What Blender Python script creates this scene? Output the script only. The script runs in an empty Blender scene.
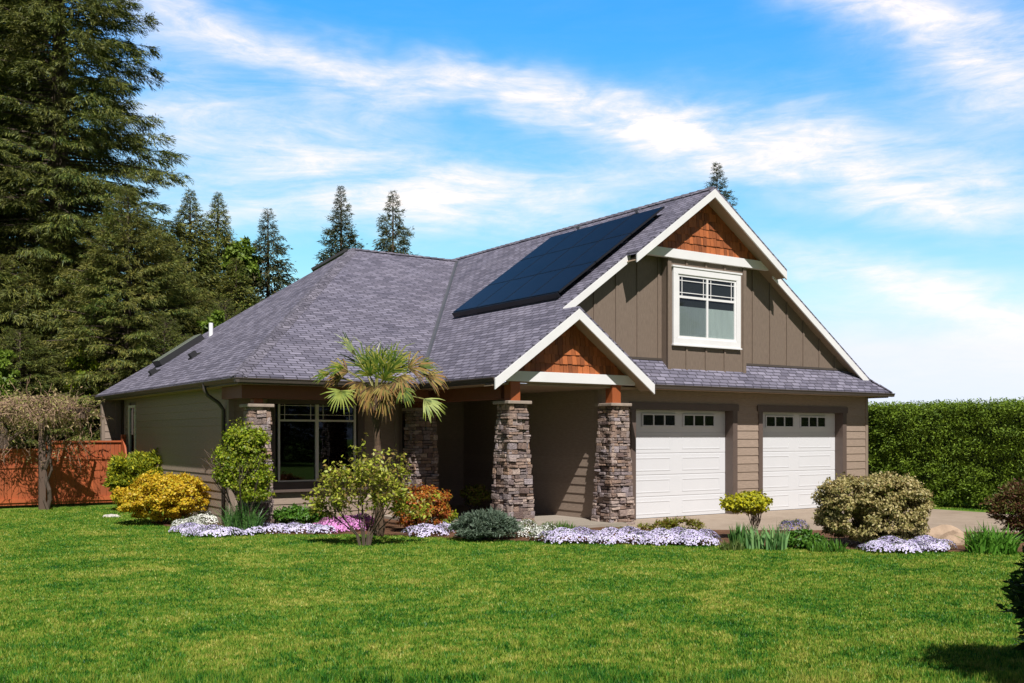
import bpy, math, random
import numpy as np
from mathutils import Vector

R = math.radians
rnd = random.Random(7)
rng = np.random.default_rng(11)
scene = bpy.context.scene
COL = scene.collection

# ------------------------------------------------------------------ camera frame (world = house axes)
F, YH, TH = 1012.6, 435.9, 0.599
CX, CY, CZ = -13.07, -14.895, 1.63
cT, sT = math.cos(TH), math.sin(TH)

def at(px, Y, z=0.0):
    """world point at depth Y along the sight line through column px"""
    X = (px - 512) / F * Y
    return Vector((CX + cT * X + sT * Y, CY - sT * X + cT * Y, z))

def gp(px, py, z=0.0):
    return at(px, (CZ - z) * F / (py - YH), z)

def zt(py, Y):
    return CZ + (YH - py) / F * Y

def cam_world(X, Y, z=0.0):
    return Vector((CX + cT * X + sT * Y, CY - sT * X + cT * Y, z))

# ------------------------------------------------------------------ materials
def mat_new(name):
    m = bpy.data.materials.new(name); m.use_nodes = True
    nt = m.node_tree; nt.nodes.clear()
    out = nt.nodes.new('ShaderNodeOutputMaterial')
    b = nt.nodes.new('ShaderNodeBsdfPrincipled')
    nt.links.new(b.outputs[0], out.inputs[0])
    return m, nt, b, out

def ramp(nt, fac, stops, interp='LINEAR'):
    r = nt.nodes.new('ShaderNodeValToRGB'); r.color_ramp.interpolation = interp
    e = r.color_ramp.elements
    while len(e) < len(stops): e.new(0.5)
    for i, (p, c) in enumerate(stops):
        e[i].position = p; e[i].color = (c[0], c[1], c[2], 1)
    nt.links.new(fac, r.inputs[0])
    return r.outputs[0]

def noise(nt, vec, scale, detail=4, rough=.55, dist=0.0):
    n = nt.nodes.new('ShaderNodeTexNoise')
    n.inputs['Scale'].default_value = scale; n.inputs['Detail'].default_value = detail
    n.inputs['Roughness'].default_value = rough; n.inputs['Distortion'].default_value = dist
    if vec is not None: nt.links.new(vec, n.inputs['Vector'])
    return n.outputs['Fac']

def texco(nt, which='Object', scale=None):
    t = nt.nodes.new('ShaderNodeTexCoord'); o = t.outputs[which]
    if scale is not None:
        mp = nt.nodes.new('ShaderNodeMapping'); mp.inputs['Scale'].default_value = scale
        nt.links.new(o, mp.inputs[0]); o = mp.outputs[0]
    return o

def mixc(nt, fac, a, b, mode='MIX'):
    m = nt.nodes.new('ShaderNodeMix'); m.data_type = 'RGBA'; m.blend_type = mode
    for i, v in ((0, fac), (6, a), (7, b)):
        if isinstance(v, bpy.types.NodeSocket): nt.links.new(v, m.inputs[i])
        elif i == 0: m.inputs[0].default_value = v
        else: m.inputs[i].default_value = (v[0], v[1], v[2], 1)
    return m.outputs[2]

def mth(nt, op, a, b=None, clamp=False):
    m = nt.nodes.new('ShaderNodeMath'); m.operation = op; m.use_clamp = clamp
    for i, v in ((0, a), (1, b)):
        if v is None: continue
        if isinstance(v, bpy.types.NodeSocket): nt.links.new(v, m.inputs[i])
        else: m.inputs[i].default_value = v
    return m.outputs[0]

def bump(nt, b, h, strength=.3, dist=.02):
    n = nt.nodes.new('ShaderNodeBump'); n.inputs['Strength'].default_value = strength
    n.inputs['Distance'].default_value = dist
    nt.links.new(h, n.inputs['Height']); nt.links.new(n.outputs[0], b.inputs['Normal'])

def island(nt):
    return nt.nodes.new('ShaderNodeNewGeometry').outputs['Random Per Island']

def leaf_mat(name, cols, rough=.5, trans=.3, patch=None, spec=.35):
    m, nt, b, out = mat_new(name)
    r = island(nt)
    n = len(cols)
    c = ramp(nt, r, [(i / max(1, n - 1), cols[i]) for i in range(n)])
    if patch:
        nz = noise(nt, texco(nt), patch[0], 3)
        f = mth(nt, 'MULTIPLY_ADD', nz, 3.0); f.node.inputs[2].default_value = -1.0; f.node.use_clamp = True
        c = mixc(nt, mth(nt, 'MULTIPLY', f, patch[2]), c, patch[1])
    nt.links.new(c, b.inputs['Base Color'])
    b.inputs['Roughness'].default_value = rough
    b.inputs['Specular IOR Level'].default_value = spec
    t = nt.nodes.new('ShaderNodeBsdfTranslucent'); nt.links.new(c, t.inputs[0])
    mx = nt.nodes.new('ShaderNodeMixShader'); mx.inputs[0].default_value = trans
    nt.links.new(b.outputs[0], mx.inputs[1]); nt.links.new(t.outputs[0], mx.inputs[2])
    nt.links.new(mx.outputs[0], out.inputs[0])
    return m

def plain(name, col, rough=.6, var=.12, scale=6., bmp=.1, bscale=60., metallic=0., stretch=None):
    m, nt, b, out = mat_new(name)
    v = texco(nt, 'Object', stretch)
    n1 = noise(nt, v, scale, 5)
    c = ramp(nt, n1, [(.25, [k * (1 - var) for k in col]), (.75, [k * (1 + var) for k in col])])
    nt.links.new(c, b.inputs['Base Color'])
    b.inputs['Roughness'].default_value = rough; b.inputs['Metallic'].default_value = metallic
    if bmp: bump(nt, b, noise(nt, v, bscale, 3), bmp, .01)
    return m

def boards(name, col, var=.15, rough=.6, grain=(3, 3, 30), dirt=None):
    """painted or stained boards: each island (board) gets its own tone, with grain"""
    m, nt, b, out = mat_new(name)
    r = island(nt)
    c = ramp(nt, r, [(0, [k * (1 - var) for k in col]), (1, [k * (1 + var) for k in col])])
    g = noise(nt, texco(nt, 'UV', (grain[0], grain[1], 1)), grain[2], 5, .65)
    c = mixc(nt, .5, c, ramp(nt, g, [(.3, (.62, .62, .62)), (.7, (1.25, 1.25, 1.25))]), 'MULTIPLY')
    if dirt:
        d = noise(nt, texco(nt), 1.3, 6, .6)
        c = mixc(nt, ramp(nt, d, [(.45, (0, 0, 0)), (.75, (.5, .5, .5))]), c, dirt)
    nt.links.new(c, b.inputs['Base Color']); b.inputs['Roughness'].default_value = rough
    bump(nt, b, g, .15, .01)
    return m

M = {}
M['siding'] = boards('siding paint', (.30, .228, .175), .05, .6, (1, 6, 8))
M['batten'] = boards('board and batten paint', (.178, .133, .10), .04, .6, (6, 1, 8))
M['trim_white'] = plain('white trim paint', (.74, .73, .72), .45, .04, 3, .05)
M['trim_dark'] = plain('dark brown trim paint', (.108, .078, .064), .5, .1, 5, .08)
M['trim_taupe'] = plain('taupe trim paint', (.245, .188, .145), .55, .06, 5, .08)
M['soffit'] = plain('soffit paint', (.32, .23, .15), .6, .06, 4, .06)
M['gutter'] = plain('gutter metal', (.075, .06, .05), .4, .1, 3, 0)
M['cedar_post'] = boards('stained cedar post', (.34, .09, .028), .1, .45, (12, 1, 10))
M['beam'] = boards('shade-darkened beam stain', (.17, .055, .022), .1, .5, (12, 1, 10))  # post stain darkened, the shade under the eaves is in its colour
M['shake'] = boards('cedar shakes', (.34, .098, .028), .42, .6, (20, 2, 8))
M['shake_back'] = plain('shake backing', (.10, .035, .015), .8)
M['fence'] = boards('stained fence boards', (.40, .092, .026), .16, .6, (14, 1.2, 6), dirt=(.2, .05, .02))
M['door_white'] = plain('garage door enamel', (.62, .625, .635), .35, .02, 2, .02)
M['concrete_cap'] = plain('stone cap', (.30, .24, .19), .8, .2, 8, .4, 40)
M['mortar'] = plain('mortar', (.07, .06, .055), .9, .2, 20, .3)
M['bark'] = plain('bark', (.085, .06, .042), .9, .35, 8, .6, 30, stretch=(1, 1, .25))
M['bark_pale'] = plain('pale bark', (.23, .18, .13), .85, .3, 10, .5, 40, stretch=(1, 1, .3))
M['post_weathered'] = boards('weathered post', (.11, .07, .05), .1, .8, (14, 1, 8))
M['dark_interior'] = plain('interior', (.03, .027, .025), .9, .1)  # near-black colour stands in for the darkness of unlit rooms
M['door_brown'] = boards('front door stain', (.06, .025, .014), .1, .5, (10, 1, 8))
M['vent'] = plain('black vent plastic', (.02, .02, .022), .5, .1)
M['pvc'] = plain('white pvc', (.85, .85, .85), .4, .02)
M['valley_metal'] = plain('valley flashing', (.085, .085, .092), .45, .1, 4, 0)
M['light_frame'] = plain('pale window frame', (.74, .70, .62), .5, .04, 3, 0)
M['blind_dim'] = plain('grey curtain', (.36, .35, .34), .8, .1, 2, .1, 14, stretch=(6, 6, 1))
M['blind'] = plain('pale curtain', (.66, .64, .60), .8, .1, 2, .1, 14, stretch=(6, 6, 1))

def stone_mat():
    m, nt, b, out = mat_new('ledge stone')
    r = island(nt)
    c = ramp(nt, r, [(0, (.13, .09, .08)), (.18, (.34, .235, .18)), (.36, (.20, .165, .16)), (.52, (.38, .25, .17)),
                     (.66, (.26, .215, .21)), (.8, (.48, .37, .30)), (.92, (.36, .31, .32)), (1, (.17, .115, .10))])
    g = noise(nt, texco(nt), 22, 6, .65)
    c = mixc(nt, .8, c, ramp(nt, g, [(.3, (.5, .5, .52)), (.7, (1.35, 1.32, 1.28))]), 'MULTIPLY')
    nt.links.new(c, b.inputs['Base Color']); b.inputs['Roughness'].default_value = .85
    bump(nt, b, noise(nt, texco(nt), 34, 6, .7), .9, .03)
    return m
M['stone'] = stone_mat()

def shingle_mat(name, base=(.172, .163, .212)):
    m, nt, b, out = mat_new(name)
    uv = texco(nt, 'UV')
    br = nt.nodes.new('ShaderNodeTexBrick'); nt.links.new(uv, br.inputs['Vector'])
    br.offset = .37; br.offset_frequency = 2
    br.inputs['Scale'].default_value = 1.0
    br.inputs['Brick Width'].default_value = .24; br.inputs['Row Height'].default_value = .105
    br.inputs['Mortar Size'].default_value = .012; br.inputs['Mortar Smooth'].default_value = .3
    br.inputs['Bias'].default_value = 0.0
    br.inputs['Color1'].default_value = (base[0] * .66, base[1] * .66, base[2] * .68, 1)
    br.inputs['Color2'].default_value = (base[0] * 1.34, base[1] * 1.34, base[2] * 1.32, 1)
    br.inputs['Mortar'].default_value = (base[0] * .3, base[1] * .3, base[2] * .3, 1)
    n1 = noise(nt, uv, 1.1, 4, .6)
    c = mixc(nt, .7, br.outputs['Color'], ramp(nt, n1, [(.3, (.74, .74, .78)), (.7, (1.2, 1.18, 1.15))]), 'MULTIPLY')
    n2 = noise(nt, uv, 90, 3, .7)
    c = mixc(nt, .7, c, ramp(nt, n2, [(.3, (.7, .7, .7)), (.7, (1.3, 1.3, 1.3))]), 'MULTIPLY')
    nt.links.new(c, b.inputs['Base Color']); b.inputs['Roughness'].default_value = .85
    b.inputs['Specular IOR Level'].default_value = .3
    # saw-tooth course height + tab edges
    sep = nt.nodes.new('ShaderNodeSeparateXYZ'); nt.links.new(uv, sep.inputs[0])
    fr = mth(nt, 'FRACT', mth(nt, 'DIVIDE', sep.outputs[1], .105))
    h = mth(nt, 'MULTIPLY_ADD', fr, -.6); nt.links.new(mth(nt, 'MULTIPLY', br.outputs['Fac'], -.5), h.node.inputs[2])
    h2 = mth(nt, 'ADD', h, mth(nt, 'MULTIPLY', n2, .5))
    bump(nt, b, h2, .7, .02)
    return m
M['shingle'] = shingle_mat('asphalt shingles')
M['shingle_cap'] = shingle_mat('ridge cap shingles', (.160, .150, .186))

def glass_mat(name, tint=(.35, .45, .5), dark=True):
    m, nt, b, out = mat_new(name)
    nt.nodes.remove(b)
    g = nt.nodes.new('ShaderNodeBsdfGlossy'); g.inputs['Roughness'].default_value = .02
    g.inputs['Color'].default_value = (.9, .95, 1, 1)
    t = nt.nodes.new('ShaderNodeBsdfTransparent'); t.inputs[0].default_value = (*tint, 1)
    fr = nt.nodes.new('ShaderNodeFresnel'); fr.inputs[0].default_value = 1.6
    mx = nt.nodes.new('ShaderNodeMixShader')
    geo = nt.nodes.new('ShaderNodeNewGeometry')
    nt.links.new(mth(nt, 'MULTIPLY', fr.outputs[0], mth(nt, 'SUBTRACT', 1.0, geo.outputs['Backfacing'])), mx.inputs[0]); nt.links.new(t.outputs[0], mx.inputs[1]); nt.links.new(g.outputs[0], mx.inputs[2])
    nt.links.new(mx.outputs[0], out.inputs[0])
    return m
M['glass'] = glass_mat('window glass', (.8, .85, .85))
M['glass_dark'] = glass_mat('dark window glass', (.12, .14, .15))
def pv_mat():
    m, nt, b, out = mat_new('solar cells')
    uv = texco(nt, 'UV')
    br = nt.nodes.new('ShaderNodeTexBrick'); nt.links.new(uv, br.inputs['Vector']); br.offset = 0
    br.inputs['Scale'].default_value = 1; br.inputs['Brick Width'].default_value = .16; br.inputs['Row Height'].default_value = .16
    br.inputs['Mortar Size'].default_value = .003
    br.inputs['Color1'].default_value = (.006, .008, .018, 1); br.inputs['Color2'].default_value = (.008, .010, .022, 1)
    br.inputs['Mortar'].default_value = (.014, .017, .03, 1)
    nt.links.new(br.outputs['Color'], b.inputs['Base Color']); b.inputs['Roughness'].default_value = .3
    b.inputs['Specular IOR Level'].default_value = .06
    return m
M['pv'] = pv_mat()
M['pv_frame'] = plain('black anodised frame', (.02, .021, .025), .35, .1, 4, 0, metallic=.3)
M['silver'] = plain('grey metal', (.35, .36, .38), .4, .1, 4, 0, metallic=.6)

def ground_mat(name, cols, s1=.6, s2=5, s3=60, rough=.95, bs=.5):
    m, nt, b, out = mat_new(name)
    v = texco(nt)
    n1 = noise(nt, v, s1, 5, .6, .4); n2 = noise(nt, v, s2, 5, .65); n3 = noise(nt, v, s3, 4, .7)
    a = mth(nt, 'ADD', mth(nt, 'MULTIPLY', n1, .4), mth(nt, 'MULTIPLY', n2, .35))
    a = mth(nt, 'ADD', a, mth(nt, 'MULTIPLY', n3, .25))
    k = len(cols)
    c = ramp(nt, a, [(.34 + .32 * i / (k - 1), cols[i]) for i in range(k)])
    nt.links.new(c, b.inputs['Base Color']); b.inputs['Roughness'].default_value = rough
    b.inputs['Specular IOR Level'].default_value = .2
    bump(nt, b, n3, bs, .03)
    return m
M['lawn'] = ground_mat('lawn soil and thatch', [(.045, .12, .010), (.095, .19, .018), (.20, .26, .04)])
M['mulch'] = ground_mat('bark mulch', [(.05, .026, .015), (.13, .065, .035), (.22, .12, .07)], 1.5, 14, 70)
M['drive'] = ground_mat('concrete driveway', [(.24, .185, .14), (.32, .255, .195), (.39, .315, .245)], .5, 4, 120, .9, .15)
M['slab'] = ground_mat('porch concrete', [(.24, .21, .17), (.30, .26, .21), (.35, .31, .26)], .5, 4, 120, .9, .15)
M['rock'] = plain('boulder', (.40, .29, .20), .9, .35, 4, .9, 14)
M['pebble'] = plain('pale stone', (.5, .46, .42), .9, .2, 8, .5, 20)

def grass_mat():
    m, nt, b, out = mat_new('grass blades')
    v = texco(nt)
    n1 = noise(nt, v, 1.15, 4, .6, .6); n2 = noise(nt, v, 5.5, 4, .65, .3)
    a = mth(nt, 'ADD', mth(nt, 'MULTIPLY', n1, .5), mth(nt, 'MULTIPLY', n2, .5))
    a = mth(nt, 'ADD', a, mth(nt, 'MULTIPLY', mth(nt, 'SUBTRACT', island(nt), .5), .17))
    a = mth(nt, 'ADD', a, mth(nt, 'MULTIPLY', mth(nt, 'SUBTRACT', noise(nt, v, 22, 3, .6), .5), .28))
    c = ramp(nt, a, [(.34, (.020, .105, .012)), (.42, (.055, .215, .018)), (.49, (.165, .29, .026)),
                     (.57, (.28, .36, .045)), (.67, (.52, .48, .11))])
    nt.links.new(c, b.inputs['Base Color']); b.inputs['Roughness'].default_value = .5
    b.inputs['Specular IOR Level'].default_value = .3
    t = nt.nodes.new('ShaderNodeBsdfTranslucent'); nt.links.new(c, t.inputs[0])
    mx = nt.nodes.new('ShaderNodeMixShader'); mx.inputs[0].default_value = .35
    nt.links.new(b.outputs[0], mx.inputs[1]); nt.links.new(t.outputs[0], mx.inputs[2])
    nt.links.new(mx.outputs[0], out.inputs[0])
    return m
M['grass'] = grass_mat()

# ------------------------------------------------------------------ mesh helpers
class MB:
    def __init__(s): s.v = []; s.f = []
    def face(s, pts):
        i = len(s.v); s.v += [tuple(p) for p in pts]; s.f.append(tuple(range(i, i + len(pts)))); return s
    def prism(s, pts, vec):
        """closed prism from a planar polygon and an offset vector"""
        pts = [Vector(p) for p in pts]; vec = Vector(vec)
        n = Vector((0, 0, 0))
        for a, b in zip(pts, pts[1:] + pts[:1]): n += a.cross(b)
        if n.dot(vec) > 0: pts = pts[::-1]
        i = len(s.v); k = len(pts)
        s.v += [tuple(p) for p in pts] + [tuple(p + vec) for p in pts]
        s.f.append(tuple(range(i, i + k))); s.f.append(tuple(range(i + 2 * k - 1, i + k - 1, -1)))
        for j in range(k):
            a, b = i + j, i + (j + 1) % k
            s.f.append((b, a, a + k, b + k))
        return s
    def box(s, x0, x1, y0, y1, z0, z1):
        return s.prism([(x0, y0, z0), (x1, y0, z0), (x1, y1, z0), (x0, y1, z0)], (0, 0, z1 - z0))
    def bar(s, a, b, w, h, up=(0, 0, 1)):
        a, b = Vector(a), Vector(b); d = (b - a).normalized(); up = Vector(up)
        sd = d.cross(up)
        if sd.length < 1e-4: sd = d.cross(Vector((0, 1, 0)))
        sd.normalize(); u = sd.cross(d)
        q = [a + sd * w / 2 * i + u * h / 2 * j for i, j in ((-1, -1), (1, -1), (1, 1), (-1, 1))]
        return s.prism(q, b - a)
    def tube(s, pts, rad, n=6, cap=True):
        pts = [Vector(p) for p in pts]
        if not hasattr(rad, '__len__'): rad = [rad] * len(pts)
        i0 = len(s.v); ref = Vector((.31, .2, .93)).normalized()
        for k, p in enumerate(pts):
            d = (pts[min(k + 1, len(pts) - 1)] - pts[max(k - 1, 0)]).normalized()
            a = d.cross(ref)
            if a.length < .05: a = d.cross(Vector((1, 0, 0)))
            a.normalize(); b = d.cross(a)
            for j in range(n):
                t = 2 * math.pi * j / n
                s.v.append(tuple(p + (a * math.cos(t) + b * math.sin(t)) * rad[k]))
        for k in range(len(pts) - 1):
            for j in range(n):
                q = i0 + k * n
                s.f.append((q + j, q + (j + 1) % n, q + n + (j + 1) % n, q + n + j))
        if cap:
            s.f.append(tuple(i0 + j for j in reversed(range(n))))
            q = i0 + (len(pts) - 1) * n; s.f.append(tuple(q + j for j in range(n)))
        return s
    def build(s, name, mat, parent=None, org=None, smooth=False, label=None, bevel=0):
        me = bpy.data.meshes.new(name)
        o3 = Vector(org) if org is not None else (ORG.get(parent.name, Vector((0, 0, 0))) if parent else Vector((0, 0, 0)))
        me.from_pydata([(x - o3.x, y - o3.y, z - o3.z) for x, y, z in s.v], [], s.f)
        me.update()
        add_uv(me)
        me.materials.append(mat)
        if smooth: me.polygons.foreach_set('use_smooth', [True] * len(me.polygons))
        o = bpy.data.objects.new(name, me); COL.objects.link(o)
        if parent is not None:
            o.parent = parent
            ORG[o.name] = o3
        else:
            o.location = o3; ORG[o.name] = o3
        if label: o['label'] = label
        if bevel:
            md = o.modifiers.new('bevel', 'BEVEL'); md.width = bevel; md.segments = 2; md.limit_method = 'ANGLE'
        return o

ORG = {}

def add_uv(me):
    uvl = me.uv_layers.new(name='UVMap')
    nl = len(me.loops)
    if nl == 0: return
    co = np.empty(len(me.vertices) * 3, np.float32); me.vertices.foreach_get('co', co); co = co.reshape(-1, 3)
    li = np.empty(nl, np.int32); me.loops.foreach_get('vertex_index', li)
    nf = len(me.polygons)
    nr = np.empty(nf * 3, np.float32); me.polygons.foreach_get('normal', nr); nr = nr.reshape(-1, 3)
    lt = np.empty(nf, np.int32); me.polygons.foreach_get('loop_total', lt)
    fi = np.repeat(np.arange(nf), lt)
    t = np.stack([-nr[:, 1], nr[:, 0], np.zeros(nf)], 1); L = np.linalg.norm(t, axis=1)
    t[L < .02] = (1, 0, 0); t /= np.linalg.norm(t, axis=1)[:, None]
    b = np.cross(nr, t)
    p = co[li]
    uv = np.stack([(p * t[fi]).sum(1), (p * b[fi]).sum(1)], 1).astype(np.float32)
    uvl.data.foreach_set('uv', uv.ravel())

def fast_mesh(name, verts, nper, mat, parent=None, org=(0, 0, 0), label=None):
    """many separate little faces with nper corners each (leaves, petals, blades)"""
    verts = np.asarray(verts, np.float32).reshape(-1, 3) - np.asarray(org, np.float32)
    nv = len(verts); nf = nv // nper
    me = bpy.data.meshes.new(name)
    me.vertices.add(nv); me.vertices.foreach_set('co', verts.ravel())
    me.loops.add(nv); me.loops.foreach_set('vertex_index', np.arange(nv, dtype=np.int32))
    me.polygons.add(nf); me.polygons.foreach_set('loop_start', np.arange(0, nv, nper, dtype=np.int32))
    me.polygons.foreach_set('loop_total', np.full(nf, nper, np.int32))
    me.update(calc_edges=True)
    me.materials.append(mat)
    o = bpy.data.objects.new(name, me); COL.objects.link(o)
    if parent is not None: o.parent = parent
    else: o.location = org
    if label: o['label'] = label
    return o

def empty(name, loc, label, cat, group=None, rz=0):
    o = bpy.data.objects.new(name, None); COL.objects.link(o); o.location = loc
    o.rotation_euler = (0, 0, rz)
    o['label'] = label; o['category'] = cat
    if group: o['group'] = group
    ORG[o.name] = Vector(loc)
    return o

def tag(o, label, cat, group=None):
    o['label'] = label; o['category'] = cat
    if group: o['group'] = group
    return o

def kind(o, k): o['kind'] = k; return o

def unit(a): return a / np.maximum(np.linalg.norm(a, axis=-1, keepdims=True), 1e-6)

def leaf_quads(P, D, N, L, W, fold=.15):
    """diamond leaves: P base points, D long axis, N normals -> quad verts"""
    D = unit(D); N = unit(N - (N * D).sum(1, keepdims=True) * D); S = np.cross(D, N)
    L = np.broadcast_to(np.asarray(L, float).reshape(-1, 1), (len(P), 1)); W = np.broadcast_to(np.asarray(W, float).reshape(-1, 1), (len(P), 1))
    a = P; c = P + D * L; m = P + D * L * .45
    l = m + S * W * .5 + N * W * fold; r = m - S * W * .5 + N * W * fold
    return np.stack([a, r, c, l], 1).reshape(-1, 3)

# ------------------------------------------------------------------ ground, lawn, bed, driveway
kind(MB().prism([(-400, -400, 0), (600, -400, 0), (600, 700, 0), (-400, 700, 0)], (0, 0, -.4)).build('lawn', M['lawn']), 'structure')

EDGE = [(-7.95, 4.6), (-7.95, 3.6), (-7.6, 2.3), (-7.1, 1.35), (-6.5, .8), (-5.9, .45), (-5.3, -.25), (-4.85, -.95), (-4.55, -1.6), (-4.05, -2.15),
        (-3.3, -3.2), (-2.6, -3.75), (-2.0, -4.25), (-1.5, -4.85), (-.95, -5.6), (-.55, -6.15), (0., -6.65), (.6, -7.15), (1.6, -7.7), (3.2, -8.3)]
BACK = [(5.0, -7.4), (3.6, -5.8), (2.2, -4.6), (1.1, -3.6), (.1, -2.9), (-.7, -2.3), (-1.3, -1.7), (-1.45, -1.25), (-1.45, 3.5), (-7.0, 4.6)]
def sheet(name, poly, z, m):
    me = MB().prism([(x, y, z) for x, y in poly], (0, 0, -.05 - z)).build(name, m); return kind(me, 'structure')
sheet('flower_bed', EDGE + BACK, .02, M['mulch'])
DRIVE = [(-1.3, -1.7), (-.7, -2.3), (.1, -2.9), (1.1, -3.6), (2.2, -4.6), (3.6, -5.8), (5.0, -7.4), (6.5, -9), (7.2, -8.5), (7.2, -2), (7.35, 3.0), (6.7, 3.0), (6.7, .3), (-1.2, .3)]
sheet('driveway', DRIVE, .016, M['drive'])

def in_poly(x, y, poly):
    ins = np.zeros(len(x), bool); n = len(poly)
    for i in range(n):
        x0, y0 = poly[i]; x1, y1 = poly[(i + 1) % n]
        c = ((y0 > y) != (y1 > y)) & (x < (x1 - x0) * (y - y0) / ((y1 - y0) + 1e-12) + x0)
        ins ^= c
    return ins

def grass(n):
    Y = 5.4 * np.exp(rng.random(n) * math.log(25 / 5.4)); X = (rng.random(n) * 2 - 1) * (Y * .56 + 2.2)
    x = CX + cT * X + sT * Y; y = CY - sT * X + cT * Y
    big = EDGE + [(5, -8), (7.6, -8), (7.6, 9.4), (-7.0, 9.4)]
    keep = ~in_poly(x, y, big) & (y < 9.7)
    x, y, Y = x[keep], y[keep], Y[keep]; k = len(x)
    z = np.zeros(k)
    # clumpy height
    hn = .5 + .5 * np.sin(x * 5.3 + np.sin(y * 4.1) * 2) * np.sin(y * 6.1 + np.sin(x * 3.7) * 2)
    h = (.013 + .015 * rng.random(k) + .012 * hn) * (1 + .2 * (Y < 8)) * (1 + 1.1 * np.clip((6.95 - Y) / .3, 0, 1) * (hn > .35))
    w = .0045 * np.sqrt(Y / 7) * (1 + rng.random(k))
    a = rng.random(k) * 6.283; lean = rng.random(k) * .9
    d = np.stack([np.cos(a) * lean, np.sin(a) * lean, np.ones(k)], 1); d = unit(d)
    b = rng.random(k) * 6.283; s = np.stack([np.cos(b), np.sin(b), np.zeros(k)], 1)
    P = np.stack([x, y, z], 1)
    V = np.stack([P - s * w[:, None], P + s * w[:, None], P + d * h[:, None]], 1)
    o = fast_mesh('grass', V, 3, M['grass']); kind(o, 'stuff')
    o['label'] = 'mown green and yellowish lawn grass in front of the house'; o['category'] = 'grass'
grass(960000)

# ------------------------------------------------------------------ HOUSE
house = empty('house', (0, 0, 0), 'taupe craftsman house with grey shingle roof, double garage and stone porch columns', 'house')
HE, PT, UL, UA, UR = 2.63, .725, -3.93, 1.45, 7.14
HA = HE + PT * (UA - UL); PR = (HA - HE) / (UR - UA)
VF, VG, VP, VE, W = -.71, -.42, -1.05, -.70, -.19
PA = -2.20                                         # porch ridge u
ZP = HE + PT * (PA - UL)
VL, UH, VB = 1.50, -7.40, 11.9                     # wing eaves
HT = Vector((-1.86, 8.75, 6.40)); RV, RZ = 8.75, 6.40
zL = lambda u: HE + PT * (u - UL)
zR = lambda u: HE + PR * (UR - u)
UV0 = UL + (RZ - HE) / PT                        # where the wing ridge meets the main slope
TH_ = .05

def slab(mb, pts, t=TH_): mb.prism(pts, (0, 0, -t))
r = MB()
# left slope of the garage wing (runs down over the porch)
BV = -.37; USL, USR = -.58, 3.55
slab(r, [(UL, VP, HE), (PA, VP, ZP), (PA, VG, ZP), (USL, VG, zL(USL)), (USL, VF, zL(USL)), (UA, VF, HA), (UA, 12.2, HA), (UV0, 12.2, zL(UV0)), (UV0, RV, RZ), (UL, VL, HE)])
main_roof = r.build('roof', M['shingle'], house)
r = MB()
ZPT = HE + .48; HS = (ZPT - HE) / (W - VE); HX = UR - HS * (VG - VE) / PR                                          # hip of the pent roof on the right slope
slab(r, [(UA, VF, HA), (USR, VF, zR(USR)), (USR, VG, zR(USR)), (HX, VG, zR(HX)), (UR, VE, HE), (UR, 12.2, HE), (UA, 12.2, HA)])
r.build('roof', M['shingle'], house)
r = MB()
slab(r, [(UH, VL, HE), (UL, VL, HE), (UV0, RV, RZ), tuple(HT)])
r.build('roof', M['shingle'], house)
r = MB()
slab(r, [(UH, VL, HE), tuple(HT), (UH, VB, HE)])
wing_side = r.build('roof', M['shingle'], house)
r = MB()
slab(r, [(UH, VB, HE), tuple(HT), (UV0, RV, RZ), (UV0, VB, HE)])
r.build('roof', M['shingle'], house)
# porch right slope and pent roof
UPR = 2 * PA - UL
r = MB(); slab(r, [(PA, VP, ZP), (UPR, VP, HE), (UPR, VE, HE), (UPR - .66, W, ZPT), (PA, W, ZP)])
r.build('porch_roof', M['shingle'], house)
ZPT = HE + .48                                     # pent roof at the wall
HXW = UR - (ZPT - HE) / PR
r = MB(); slab(r, [(UPR, VE, HE + .002), (UR, VE, HE + .002), (HXW, W, ZPT), (UPR - .66, W, ZPT)])
r.build('pent_roof', M['shingle'], house)

# hip caps, ridge caps, valley metal
def cap_strip(a, b, w, m, nm, dz=.03, parent=main_roof, slope=.45):
    a, b = Vector(a), Vector(b); d = b - a; n = max(2, int(d.length / .22)); mb = MB()
    for i in range(n):
        p = a + d * (i / n); q = a + d * ((i + 1.12) / n)
        dd = d.normalized(); s = dd.cross(Vector((0, 0, 1))).normalized(); t = .014
        lift = Vector((0, 0, dz))
        pts0 = [p - s * w + lift * .0, p + lift, p + s * w + lift * .0]
        pts1 = [q - s * w + lift * .0 + Vector((0, 0, t)), q + lift + Vector((0, 0, t)), q + s * w + Vector((0, 0, t))]
        drop = w * slope
        for L_ in (pts0, pts1):
            L_[0] = L_[0] - Vector((0, 0, drop)) + lift; L_[2] = L_[2] - Vector((0, 0, drop)) + lift
        mb.face([pts0[0], pts0[1], pts1[1], pts1[0]]); mb.face([pts0[1], pts0[2], pts1[2], pts1[1]])
    o = mb.build(nm, m, parent)
    md = o.modifiers.new('t', 'SOLIDIFY'); md.thickness = .012
    return o
cap_strip((UH + .05, VL + .05, HE + .03), HT, .15, M['shingle_cap'], 'hip_cap', .015)
cap_strip(HT, (UV0, RV, RZ), .13, M['shingle_cap'], 'ridge_cap', .02)
cap_strip((UA, VF + .02, HA), (UA, 12.2, HA), .13, M['shingle_cap'], 'ridge_cap', .012, slope=.69)
cap_strip((UR - .03, VE + .03, HE + .02), (HX, VG, zR(HX)), .09, M['shingle_cap'], 'hip_cap', .01)
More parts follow.
